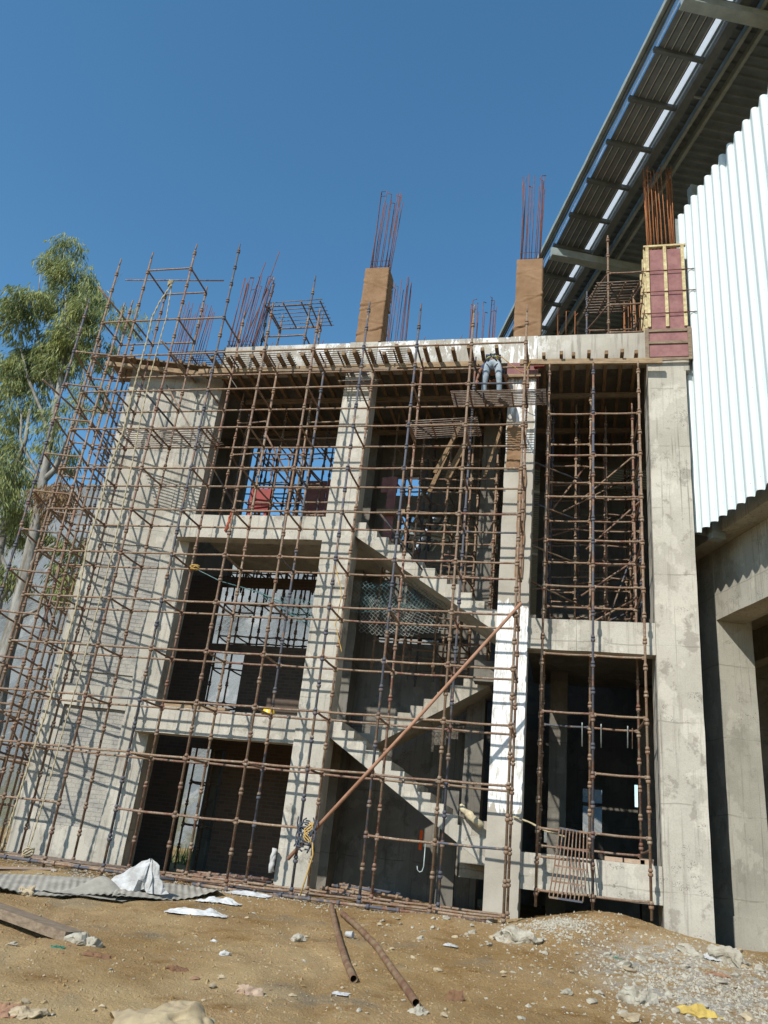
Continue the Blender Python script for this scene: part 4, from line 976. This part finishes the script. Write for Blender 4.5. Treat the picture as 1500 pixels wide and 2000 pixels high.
for k in range(22):
    s_ = -9 + 2.6*k; hbox('tie', (s_-.02, 3.42, ZR-.10), (s_+.02, 3.70, ZR-.07), M_purlin_l)
dk_ = MB()
for k in range(230):
    s_ = S0 + .25*k
    for (a, za), (b, zb) in (((s_, .10), (s_+.15, .10)), ((s_+.15, .10), (s_+.17, .04)), ((s_+.17, .04), (s_+.23, .04)), ((s_+.23, .04), (s_+.25, .10))):
        dk_.add([MH @ Vector(p) for p in ((a, 3.44, rz(3.44)+za), (b, 3.44, rz(3.44)+zb), (b, 16, rz(16)+zb), (a, 16, rz(16)+za))], [(0,1,2,3)])
dk_.build('roof_decking', M_roof, HALL)
rtop = MB(); rtop.add([MH @ Vector(p) for p in ((S0, 3.2, ZR+.28), (S1, 3.2, ZR+.28), (S1, 17, ZR+.6), (S0, 17, ZR+.6), (S0, 3.2, ZR+.31), (S1, 3.2, ZR+.31), (S1, 17, ZR+.63), (S0, 17, ZR+.63))], [(0,1,2,3),(7,6,5,4),(0,4,5,1),(1,5,6,2),(2,6,7,3),(3,7,4,0)])
rtop.build('roof_sheet', M_galv, HALL)
hbox('bracket', (.5, NC-.1, 14.2), (.9, NC+.05, 14.5), M_galv); hbox('bracket', (.45, NC-.2, 13.2), (.62, NC+.05, 14.1), M_galv)

# ------------------------------------------------------------------ tree at the left
def tree(label, trunk, limbs, clumps, seed, dry=(), bark=M_bark, leaf=M_leaf, dens=1.0):
    rnd = random.Random(seed)
    root = thing('eucalyptus_tree', label, 'tree', trunk[0][0], 'trees behind the left corner')
    tb = MB(); tb.path([p for p, r in trunk], [r for p, r in trunk], 12); tb.build('trunk', bark, root)
    lb_ = MB()
    for l in limbs: lb_.path([p for p, r in l], [r for p, r in l], 7)
    tw = MB()
    lf = MB(); lfd = MB()
    for idx, (c, r, k) in enumerate(clumps):
        c = Vector(c); n_ = int(k*dens*.9)
        tgt = lfd if idx in dry else lf
        for q in range(n_):
            while True:
                d = Vector((rnd.uniform(-1,1), rnd.uniform(-1,1), rnd.uniform(-1,1)))
                if d.length < 1: break
            p = c + Vector((d.x*r[0], d.y*r[1], d.z*r[2]))
            if rnd.random() < .05:
                e = c.lerp(p, .2); tw.path([e, e.lerp(p, .5)+Vector((0,0,.06)), p], [.012, .008, .004], 4, caps=False)
            if noise.noise(p*1.9) < -.10: continue
            # a drooping sprig of narrow leaves
            out = Vector((d.x, d.y, 0)); out = out.normalized() if out.length > .05 else Vector((1,0,0))
            for s_ in range(rnd.randint(6, 10)):
                b = p + Vector((rnd.gauss(0,.09), rnd.gauss(0,.09), rnd.gauss(0,.08)))
                a = rnd.uniform(0, 2*pi); L = rnd.uniform(.16, .36); w2 = rnd.uniform(.014, .026)
                dr = Vector((cos(a)*.35, sin(a)*.35, -rnd.uniform(.5, 1.2))) + out*.3; dr.normalize()
                sd2 = dr.cross(Vector((rnd.uniform(-1,1), rnd.uniform(-1,1), rnd.uniform(-1,1)))).normalized()*w2
                t1 = b + dr*L*.5 + Vector((0,0,.01)); t2 = b + dr*L + Vector((0,0,-.02))
                tgt.add([b, t1 - sd2, t2, t1 + sd2], [(0,1,2,3)])
    lb_.build('branch', bark, root); tag(tw.build('twig', bark, root), kind='stuff'); lf.build('crown', leaf, root)
    if lfd.v: lfd.build('dry_foliage', M_leafdry, root)
    return root
TY = 7.0
def T(x, y, r=None, Y=TY): p = onY(x, y, Y); return (p, r) if r is not None else p
kpx = (T(100, 900) - T(0, 900)).length/100      # metres per photo pixel at the tree
def CLs(lst, sd_):
    rr = random.Random(sd_); out = []
    for x, y, rx, ry, n_ in lst:
        out.append((T(x, y) + Vector((0, rr.uniform(-.8, .8), 0)), (rx*kpx*.95, .7, ry*kpx*.95), n_))
    return out
trunk = [(T(-14, 1420) , .28), T(5, 1300, .26), T(30, 1210, .23), T(52, 1110, .20), T(70, 1020, .17), T(84, 940, .15), T(98, 860, .12), T(112, 780, .11), T(124, 700, .08), T(128, 620, .05), T(130, 540, .03)]
trunk = [((trunk[0][0].x-.15, trunk[0][0].y, -.3), .30)] + trunk
trunk = [(Vector(p), r) for p, r in trunk]
limbs = [[T(52,1120,.12), T(80,1080,.09), T(110,1060,.05)], [T(84,940,.12), T(105,920,.10), T(125,880,.08), T(150,800,.05), T(165,720,.03)], [T(98,860,.08), T(80,800,.06), T(55,740,.05), T(40,680,.03)],
         [T(112,780,.06), T(90,720,.045), T(70,640,.03), T(80,520,.015)], [T(70,1020,.08), T(100,985,.07), T(130,960,.04)], [T(84,940,.07), T(60,900,.06), T(40,860,.05), T(42,800,.03)], [T(30,1210,.07), T(75,1190,.05), T(110,1150,.03)],
         [T(124,700,.03), T(150,640,.025), T(180,600,.01)], [T(190,600,.012), T(225,555,.008), T(240,530,.004)], [T(120,600,.02), T(140,510,.01), T(157,480,.004)]]
cl1 = [(130,500,45,28,120), (95,530,28,40,90), (150,545,45,35,150), (120,590,60,40,210), (175,570,38,35,120), (190,620,28,50,110), (70,620,50,45,180), (110,650,60,45,230), (160,660,50,45,190), (45,640,40,45,130), (60,690,60,50,230), (115,700,55,45,170), (20,690,35,40,110),
       (20,740,35,50,130), (190,690,40,30,80), (235,640,35,35,45), (260,620,30,25,30), (45,770,35,45,70), (15,810,30,60,110), (170,760,35,40,50), (75,830,30,40,40), (150,830,40,40,50), (100,880,40,40,80), (25,900,35,50,90), (112,990,34,36,90), (150,985,30,30,50),
       (125,1080,35,40,130), (25,960,40,50,130), (30,1020,45,40,120), (60,1050,30,30,60), (15,1130,30,30,70), (100,1130,30,40,80), (140,1150,28,30,50)]
tree('tall eucalyptus with drooping leaves and pale forked trunk behind the left scaffold', trunk, limbs, CLs(cl1, 3), 5, dry=(24, 25), dens=2.0)
TY = 9.5; kpx = (T(100, 900) - T(0, 900)).length/100
tr2 = [(T(-70,1500,.25)), T(-40,1300,.22), T(-5,1180,.16), T(-2,1080,.14), (T(15,1000,.1)), T(35,900,.09), T(50,860,.07), T(58,800,.05)]
cl2 = [(-20,780,50,60,140), (-10,880,45,55,130), (10,950,45,45,120), (-20,1020,45,45,120), (30,990,30,40,60), (50,1010,30,30,40), (20,700,50,50,120)]
tree('second eucalyptus at the left picture edge with a thin leaning trunk', tr2, [[T(35,900,.05), T(60,920,.04), T(90,960,.02)], [T(-5,1180,.08), T(25,1140,.05), T(-30,1010,.1)]], CLs(cl2, 9), 11, dens=1.6)
# weeds seen through the ground floor
wd = MB(); rnd = random.Random(2)
for _ in range(900):
    x = rnd.uniform(-10.5, -6.5); y = rnd.uniform(8.5, 11); p = Vector((x, y, -.12)); h = rnd.uniform(.1, .6); a = rnd.uniform(0, 6.3)
    t = p + Vector((cos(a)*.15, sin(a)*.15, h)); s2 = Vector((-sin(a), cos(a), 0))*.02; wd.add([p-s2, p+s2, t], [(0,1,2)])
tag(wd.build('weeds', M_grass), 'green weeds growing behind the ground floor opening', 'weeds', kind='stuff')

# ------------------------------------------------------------------ things on the ground
def flat_rot(p0, p1, wd_, th, m, name, label, cat, group=None, lift=.0):
    p0 = Vector(p0); p1 = Vector(p1); return tag(MB().beam(p0+Vector((0,0,lift+th/2)), p1+Vector((0,0,lift+th/2)), wd_, th).build(name, m), label, cat, group)
def pipe(name, pts, r, m, label, group=None):
    mb = MB(); n = 14; Q = []
    mb.path(pts, r, n, caps=False); mb.path(pts, r*.86, n, caps=False)
    for e, s_ in ((0, 1), (-1, -1)):
        d = (Vector(pts[1 if e == 0 else -2]) - Vector(pts[e])).normalized(); ref = Vector((0,0,1)) if abs(d.z) < .9 else Vector((1,0,0)); a = (ref-d*ref.dot(d)).normalized(); b = d.cross(a)
        vs = [Vector(pts[e]) + (a*cos(2*pi*k/n)+b*sin(2*pi*k/n))*rr_ for rr_ in (r, r*.86) for k in range(n)]
        mb.add(vs, [(k, (k+1) % n, n+(k+1) % n, n+k) for k in range(n)])
    return tag(mb.build(name, m), label, 'pipe', group)
def gp(x, y, up): p = at(x, y); p.z += up; return p
def gpath(lst, up): return [gp(x, y, up) for x, y in lst]
pipe('steel_pipe', gpath([(647,1775),(655,1815),(664,1850),(675,1885),(690,1921)], .036), .040, M_pipe, 'straighter open pipe lying on the soil, the left of the two')
pipe('steel_pipe', gpath([(668,1790),(700,1818),(735,1855),(765,1900),(790,1935),(812,1968)], .036), .040, M_pipe, 'curved rusty open pipe lying on the soil, the right of the two')
# corrugated cement sheets
def corr(name, c4, label, waves, lift=.03, m=M_asb, sag=.0):
    P4 = [at(*c) for c in c4]; mb = MB()
    def fn(u, v, off=0):
        p = P4[0].lerp(P4[1], u).lerp(P4[3].lerp(P4[2], u), v); z = max(gz(p.x, p.y, False), p.z) + lift + .009*sin(u*waves*2*pi)*(.6+noise.noise(Vector((p.x*2, p.y, 7)))) + .03*noise.noise(Vector((p.x*1.3, p.y*1.3, 2))) + .06*sin(u*5+v*2)*v + sag*sin(pi*u)*v
        return (p.x, p.y, z+off)
    nu = waves*8+1
    mb.grid(lambda u, v: fn(u, v, .008), nu, 8); mb.grid(lambda u, v: fn(1-u, v, 0), nu, 8)
    return tag(mb.build(name, m), label, 'sheet', 'corrugated sheets on the ground')
corr('corrugated_sheet', [(-60,1715),(235,1728),(240,1762),(-80,1738)], 'grey corrugated sheet heaped with dust at the left edge', 22, .07)
corr('corrugated_sheet', [(235,1730),(420,1738),(430,1752),(215,1766)], 'grey corrugated sheet running under the white sack', 15, .05)
dh = MB(); c = at(195, 1745); dh.grid(lambda u, v: (c.x + (u-.5)*1.3, c.y + (v-.5)*1.1, c.z - .02 + .25*math.exp(-((u-.5)*4.0)**2 - ((v-.5)*4.0)**2) + .015*noise.noise(Vector((u*9, v*9, 0)))), 24, 24)
tag(dh.build('dust_heap', M_asb), 'low grey heap of cement dust on the corrugated sheet', 'heap')
# timber plank, left foreground
a = gp(-40, 1788, .12); b = gp(143, 1838, .04)
tag(MB().beam(a, b, .26, .10).build('timber_plank', M_woodgrey), 'thick weathered brown plank lying at the left foreground', 'timber')
tag(MB().beam(gp(-30, 1698, .03), gp(105, 1700, .02), .3, .02).build('plywood_scrap', simple('pinkish_board', (.38,.27,.2), (.3,.22,.17), 5)), 'flat pinkish board lying before the end wall', 'board')
# sacks and paper
def crumple(label, x, y, sx, sy, h, seed, m=M_sack, name='sack', cat='sack', group=None, peak=None):
    c = at(x, y); mb = MB()
    def fn(u, v):
        du, dv = u-.5, v-.5; e = max(0, 1-(2*du)**2)*max(0, 1-(2*dv)**2)
        z = gz(c.x+du*sx, c.y+dv*sy, False) + .015 + h*e*(.55+.9*noise.noise(Vector((u*3.3, v*3.3, seed)))) + .25*h*abs(noise.noise(Vector((u*9, v*9, seed+3))))
        if peak: z += peak*math.exp(-((du-.1)*5)**2 - (dv*4)**2)
        return (c.x + du*sx*(1+.25*noise.noise(Vector((v*4, 0, seed)))), c.y + dv*sy*(1+.3*noise.noise(Vector((u*4, 5, seed)))), z)
    mb.grid(fn, 26, 22, smooth=False); return tag(mb.build(name, m), label, cat, group)
c = at(268, 1752); mb = MB(); rr_ = random.Random(8)
def sackf(u, v):
    a = 2*pi*u; rad_ = (.25 + .10*sin(a*3+1) + .06*sin(a*7) + .05*sin(a*11+v*5)) * (1-v)**.7 + .02
    x = cos(a)*rad_*1.05 + .10*v; y = sin(a)*rad_*.55; z = .44*v**.95 + .035*sin(a*5 + v*9) * (1-v) + .07*noise.noise(Vector((cos(a)*3, sin(a)*3, v*6)))
    x -= .34*(1-v)*(1 if cos(a) < 0 else 0)
    return (c.x + x, c.y + y, c.z + .07 + max(0, z))
mb.grid(sackf, 30, 9, smooth=False)
tag(mb.build('sack', M_sack), 'white woven sack standing in a peak on the corrugated sheet', 'sack')
crumple('crumpled white sheet lying flat right of the sack, nearer the camera', 385, 1788, .85, .3, .10, 5, group='crumpled white sheets')
crumple('small crumpled white sheet just behind the flat one', 425, 1764, .7, .25, .09, 8, group='crumpled white sheets')
crumple('white plastic sheet half buried by the lowest tubes near the second column', 485, 1749, .75, .3, .06, 12, group='crumpled white sheets')
crumple('white bag at the foot of the white column beside a stone', 918, 1771, .45, .3, .12, 15)
crumple('small white sack scrap at the scaffold foot left of the second column', 325, 1712, .5, .3, .07, 19, group='crumpled white sheets')
crumple('scrap of white paper on the soil between the pipes and the boulder', 540+125, 1945, .16, .12, .02, 22, group='paper scraps')
crumple('scrap of white plastic near the rubble right of the pipes', 880, 1850, .18, .14, .04, 25, group='paper scraps')
crumple('torn white plastic by the hall foot in the rubble', 1405, 1876, .4, .2, .08, 27, group='paper scraps')
# rocks
def rk(label, x, y, r, seed, m=M_rubble, sq=(1,.8,.6), cat='rock', name='rock', group=None, sub=3):
    c = at(x, y); mb = MB(); mb.rock((c.x, c.y, gz(c.x, c.y, False) + r*sq[2]*.10), r, seed, 4, .5, sq)
    mb.v = [p + Vector((.6, .4, 1))*r*(.20*noise.noise((p-c)*(2.0/r)) + .10*noise.noise((p-c)*(5.5/r))) for p in mb.v]; mb.sm = [False]*len(mb.f)
    return tag(mb.build(name, m), label, cat, group)
c = at(345, 1998); mb = MB(); mb.rock((c.x, c.y-.05, c.z-.06), .36, 31, 5, .35, (1.25, .9, .62)); mb.v = [p + Vector((0,0,1))*(.05*noise.noise(p*5) + .03*noise.noise(p*13)) + Vector((1,.5,0))*.04*noise.noise(p*7) for p in mb.v]; tag(mb.build('boulder', simple('tan_boulder', (.42,.335,.20), (.29,.225,.14), 4, .95, bump=1.0, bscale=14)), 'big pale tan boulder at the bottom edge', 'boulder')
rk('grey cement lump like a dented stone, right foreground', 1245, 1955, .19, 3); rk('yellow crumbly block in the right foreground', 1362, 1983, .15, 8, M_yblock, (1.3,.6,.45), 'block', 'yellow_block')
rk('large pale concrete lump at the left foot of the mound', 1010, 1838, .33, 12, sq=(1,.7,.5)); rk('grey rubble lump on the mound under the leaning grid', 1060, 1778, .22, 14, sq=(1.2,.8,.5))
rk('tan stone beside the white bag at the white column', 882, 1767, .20, 17, M_stone, (1,.8,.75)); rk('grey stone at the plank end, left foreground', 160, 1843, .16, 21); rk('second grey stone by the plank end', 182, 1848, .11, 23)
rk('small brown stone before the corrugated sheet', 52, 1748, .16, 25, M_stone); rk('grey stone in front of the scaffold, left of the pipes', 583, 1835, .10, 28)
rk('pale stone propping the end of the curved pipe', 817, 1980, .09, 33); rk('pale lump of cement at the foot of the big right column', 1345, 1862, .16, 35)
rk('pale cement lump leaning at the hall wall foot', 1430, 1880, .24, 38, sq=(.9,.7,.8)); rk('rusty brown tile shard in the rubble at the right', 1400, 1905, .12, 41, M_clay, (1.3,.5,.3), 'shard', 'shard')
rk('orange brown clay shard in the foreground near the left', 345, 1895, .10, 43, M_cardbrd, (1.2,.4,.35), 'shard', 'shard'); rk('curled rusty scrap lying in the left foreground', 190, 1869, .13, 45, M_cardbrd, (1.3,.4,.25), 'scrap', 'shard')
rk('rusty folded scrap of metal right of the curved pipe', 890, 1955, .11, 47, M_cardbrd, (1,.3,.6), 'scrap', 'shard'); rk('pale brick at the bottom left beside stones', 485, 1942, .10, 49, M_brickblk, (1.2,.7,.5), 'brick', 'brick_piece')
rk('small white lump standing on grey soil, left of the pipes', 438, 1866, .06, 51, M_sack); rk('round white stone on the brown soil above the white lump', 417, 1841, .05, 53, M_sack)
rk('little green scrap by the plank end', 115, 1852, .06, 55, M_green, (1.2,.6,.3), 'scrap', 'scrap'); rk('little green scrap in the right rubble', 1205, 1873, .05, 57, M_green, (1.2,.6,.3), 'scrap', 'scrap')
rk('orange brick piece sunk at the lower left corner', 10, 1978, .14, 59, M_clay, (1.2,.8,.4)); rk('tan slab of stone at the lower left corner', 48, 1985, .12, 61, M_stone, (1.2,.8,.4))
rnd = random.Random(4); pk = []
LM = [(20,1860,'the brown plank'), (145,1838,'the plank end'), (170,1846,'the two grey stones'), (270,1745,'the white sack'), (390,1790,'the flat white sheet'), (345,1975,'the tan boulder'), (30,1980,'the lower left corner'), (438,1866,'the white lump on grey soil'),
      (190,1870,'the curled rusty scrap'), (583,1835,'the stone left of the pipes'), (690,1918,'the open end of the left pipe'), (650,1790,'the far end of the left pipe'), (745,1865,'the middle of the curved pipe'), (815,1965,'the open end of the curved pipe'), (890,1955,'the folded rusty scrap'),
      (880,1850,'the white plastic scrap'), (1010,1835,'the large lump at the mound foot'), (1245,1955,'the dented cement lump'), (1362,1982,'the yellow block'), (1410,1905,'the brown tile shard'), (1200,1873,'the green scrap in the rubble'), (1430,1880,'the lump at the hall foot'), (1345,1860,'the foot of the big right column'),
      (1120,1840,'the mound crest'), (1110,1960,'the bare soil at bottom right'), (880,1767,'the stone beside the white bag'), (780,1800,'the stair bay'), (485,1749,'the half buried white sheet'), (200,1700,'the foot of the end wall'), (60,1700,'the flat pinkish board'), (400,1720,'the dark left bay'), (545,1725,'the foot of the second column'), (960,1830,'the bare soil before the white column'), (540,1960,'the pale brick'), (130,1930,'the bare soil at lower left'), (1460,1960,'the lower right corner')]
def scatter(n_, box, r0, r1, ms, label, group, cat='stone', name='stone', maxn=None):
    protos = []
    for q in range(5):
        mb = MB(); mb.rock((0,0,0), 1.0, 70+q*3+len(pk), 2, .4, (1,.8,.6)); o = mb.build(name, ms[q % len(ms)], origin=(0,0,0)); protos.append(o)
    used = set()
    for i in range(n_):
        x = rnd.uniform(box[0], box[2]); y = box[1] + (box[3]-box[1])*rnd.random()
        c = at(x, y); k = rnd.randrange(5); r = r0 + (r1-r0)*rnd.random()**3
        if k in used: o = protos[k].copy(); col.objects.link(o)
        else: o = protos[k]; used.add(k)
        o.location = (c.x, c.y, gz(c.x, c.y) + r*.15); o.scale = (r, r*rnd.uniform(.7,1.2), r*rnd.uniform(.6,1)); o.rotation_euler = (rnd.uniform(-.3,.3), rnd.uniform(-.3,.3), rnd.uniform(0,6.3))
        lm = min(LM, key=lambda q: (q[0]-x)**2 + ((q[1]-y)*2)**2); dx, dy = x-lm[0], (y-lm[1])*2
        side = 'just by' if abs(dx) + abs(dy) < 22 else (('right of' if dx > 0 else 'left of') if abs(dx) > abs(dy)*1.3 else (('in front of' if dy > 0 else 'behind') if abs(dy) > abs(dx)*1.3 else ('in front and %s of' if dy > 0 else 'behind and %s of') % ('right' if dx > 0 else 'left')))
        col_ = {M_rubble: 'grey', M_stone: 'tan', M_clay: 'red-brown', M_brickblk: 'dusty pink'}[ms[k % len(ms)]]
        t_ = (r-r0)/(r1-r0); size = 'tiny' if t_ < .08 else ('small' if t_ < .35 else ('middling' if t_ < .7 else 'large'))
        tag(o, '%s %s %s %s %s' % (size, col_, label, side, lm[2]), cat, group)
    for k in range(5):
        if k not in used: bpy.data.objects.remove(protos[k])
    pk.append(1)
scatter(70, (0, 1775, 640, 1995), .015, .06, [M_rubble, M_stone, M_stone, M_rubble, M_clay], 'stone', 'stones left of the pipes')
scatter(60, (640, 1790, 1050, 1995), .015, .055, [M_rubble, M_stone, M_stone, M_rubble, M_stone], 'stone', 'stones round the pipes')
scatter(90, (1050, 1840, 1500, 1995), .02, .10, [M_rubble, M_rubble, M_stone, M_rubble, M_rubble], 'rubble lump', 'cement rubble at the right')
scatter(45, (740, 1790, 1050, 1850), .02, .08, [M_rubble, M_stone, M_rubble, M_rubble, M_stone], 'broken chunk', 'rubble by the white column')
scatter(45, (0, 1690, 560, 1745), .03, .10, [M_rubble, M_stone, M_rubble, M_brickblk, M_stone], 'broken bit', 'rubble under the scaffold')
def gravel(n_, fx, r0, r1, m, seed, name):
    mb = MB(); rr = random.Random(seed)
    for _ in range(n_):
        x, y = fx(rr); z = gz(x, y); r = r0 + (r1-r0)*rr.random()**2
        t = rr.uniform(0, 6.3); vs = []
        for q in range(4):
            a = t + q*pi/2 + rr.uniform(-.4,.4); vs.append((x+cos(a)*r*rr.uniform(.6,1.3), y+sin(a)*r*rr.uniform(.6,1.3), z-.004))
        vs.append((x+rr.uniform(-.3,.3)*r, y+rr.uniform(-.3,.3)*r, z+r*rr.uniform(.4,.9)))
        mb.add(vs, [(0,1,4),(1,2,4),(2,3,4),(3,0,4)])
    tag(mb.build(name, m), kind='stuff'); return mb
gravel(5200, lambda r: (r.uniform(-7, 5.5), -9.8 + 10.4*r.random()), .010, .036, M_soil, 13, 'soil_clods')
gravel(13000, lambda r: (r.uniform(-7, 5.5), -9.8 + 11*r.random()), .004, .018, M_gravel, 3, 'gravel')
gravel(4600, lambda r: (r.gauss(2.7, .8), r.gauss(-3.0, 1.2)), .006, .038, M_rubble, 5, 'cement_gravel')
gravel(1300, lambda r: (r.gauss(.85, .35), r.gauss(-.7, .5)), .008, .045, M_rubble, 8, 'mound_rubble')
gravel(2600, lambda r: (r.gauss(-5.5, 2.5), r.gauss(-.1, .5)), .006, .032, M_rubble, 6, 'scaffold_foot_gravel')
# heaps of loose cuplock tubes
def tube_heap(label, lst, Y0, group='heaps of loose tubes'):
    root = thing('tube_heap', label, 'tubes', Vector((0,0,0)) + Vector(lst[0][0]), group)
    for a, b in lst:
        a, b = Vector(a), Vector(b); mb = MB(); mb.tube(a, b, .026, 8)
        L = (b-a).length; k = .1
        while k < L: q = a.lerp(b, k/L); q2 = a.lerp(b, min(1, (k+.05)/L)); mb.tube(q, q2, .042, 8); k += .5
        mb.build('tube', M_heap, root)
M_heap = mat_rust('dusty_tubes', .5, 1.2)
rr = random.Random(3)
tube_heap('heap of short dusty tubes on the ground in the dark stair bay', [((-3.3+rr.uniform(-.3,.3), 1.2+.09*k*.4+rr.uniform(0,.5), -.03+.04*(k % 5)+.02), (-1.9+rr.uniform(-.5,.3), 1.25+.5*rr.random(), -.05+.04*(k % 5))) for k in range(13)], 1)
tube_heap('heap of rusty tubes in the left bay beside the second column', [((-6.0+rr.uniform(-.5,.6), 1.0+rr.uniform(0,.9), -.02+.03*(k % 4)), (-4.5+rr.uniform(-.3,.2), 1.2+rr.uniform(-.2,.4), -.02+.035*(k % 4))) for k in range(9)], 1)
tube_heap('long rusty tubes lying along the foot of the whole scaffold', [((-9.6, -.18, -.0), (-5.6, -.22, -.02)), ((-6.9, .25, -.01), (-3.5, .2, -.04)), ((-3.8, -.2, -.05), (-.2, -.12, -.06)), ((-5.2, -.35, -.04), (-3.6, -.38, -.07)), ((-1.8, .3, -.02), (-.1, .1, -.04)), ((-8.0, .5, .0), (-5.2, .45, -.02))], 1)
# leaning barred grid on the mound
gr_ = thing('barred_grid', 'rusty welded bar grid leaning against the plinth beam on the mound', 'grid', at(1105, 1765))
g0 = [onY(1072, 1752, .35), onY(1138, 1762, .35)]; g1 = [onY(1093, 1617, 1.02), onY(1147, 1627, 1.02)]; gm = [onY(1083, 1690, .72), onY(1146, 1700, .72)]
for i in range(9):
    t = i/8; MB().path([g0[0].lerp(g0[1], t), gm[0].lerp(gm[1], t), g1[0].lerp(g1[1], t)], .011, 6).build('bar', M_rust2, gr_)
for a, b in ((g0[0], g0[1]), (gm[0], gm[1]), (g1[0], g1[1]), (gm[0].lerp(g1[0], .5), gm[1].lerp(g1[1], .5)), (g0[0].lerp(gm[0], .5), g0[1].lerp(gm[1], .5))):
    MB().beam(a, b, .02, .03).build('cross_bar', M_rust, gr_)
# second grid lying in front, its bars fanning out
# bricks and bag on the plinth beam
for k, (x, w_) in enumerate(((1.62, .30), (1.95, .34), (2.22, .22))):
    tag(MB().box((x, F+.03, 1.053 + .0*k), (x+w_, F+.2, 1.053+(.07 if k < 2 else .10))).build('brick', M_brickblk), ('pale brick lying on the plinth beam, leftmost of three', 'pale brick lying on the plinth beam, middle of three', 'pale brick on the plinth beam nearest the big right column')[k], 'brick', 'bricks on the plinth beam')
rope([(.02, F-.06, 1.62), (.3, F-.12, 1.55), (.62, F-.2, 1.42), (.95, F-.28, 1.36)], .02, M_rope, 'pale rope stretched from the white column foot to the leaning grid')
rag([(-.95, F-.02, 1.68), (-.86, F-.05, 1.62), (-.78, F-.07, 1.55), (-.70, F-.06, 1.50), (-.62, F-.07, 1.44), (-.55, F-.05, 1.38)], 'dirty cream bag draped at the foot of the stairs by the white column', simple('dirty_cream_bag', (.55,.48,.32), (.35,.30,.2), 9, .9, bump=.6), .10, 'draped_bag', 'bag')
tag(MB().box((-1.93, 2.9, 1.10), (-1.87, 2.93, 1.27)).box((-1.93, 2.9, .90), (-1.87, 2.93, 1.04)).build('orange_marker', simple('orange_plastic', (.8,.12,.02), (.7,.1,.02), 3)), 'small orange marker strips in the dark below the stairs', 'marker')
rag(P([(537,1660),(533,1675),(530,1690),(529,1705)], 1.25), 'white cloth hanging at the left foot of the second column', M_sack, .07)
tag(MB().tube((-2.0, -3.9, gz(-2, -3.9)+.05), (-1.93, -3.85, gz(-2, -3.9)+.055), .045, 12).build('cup', M_sack), 'white paper cup lying between the two pipes', 'cup') if False else None
cpp = at(682, 1833); tag(MB().path([cpp+Vector((-.05,0,.045)), cpp+Vector((.05,-.02,.045))], [.032, .045], 14).build('paper_cup', M_sack), 'white cup lying on its side between the two pipes', 'cup')
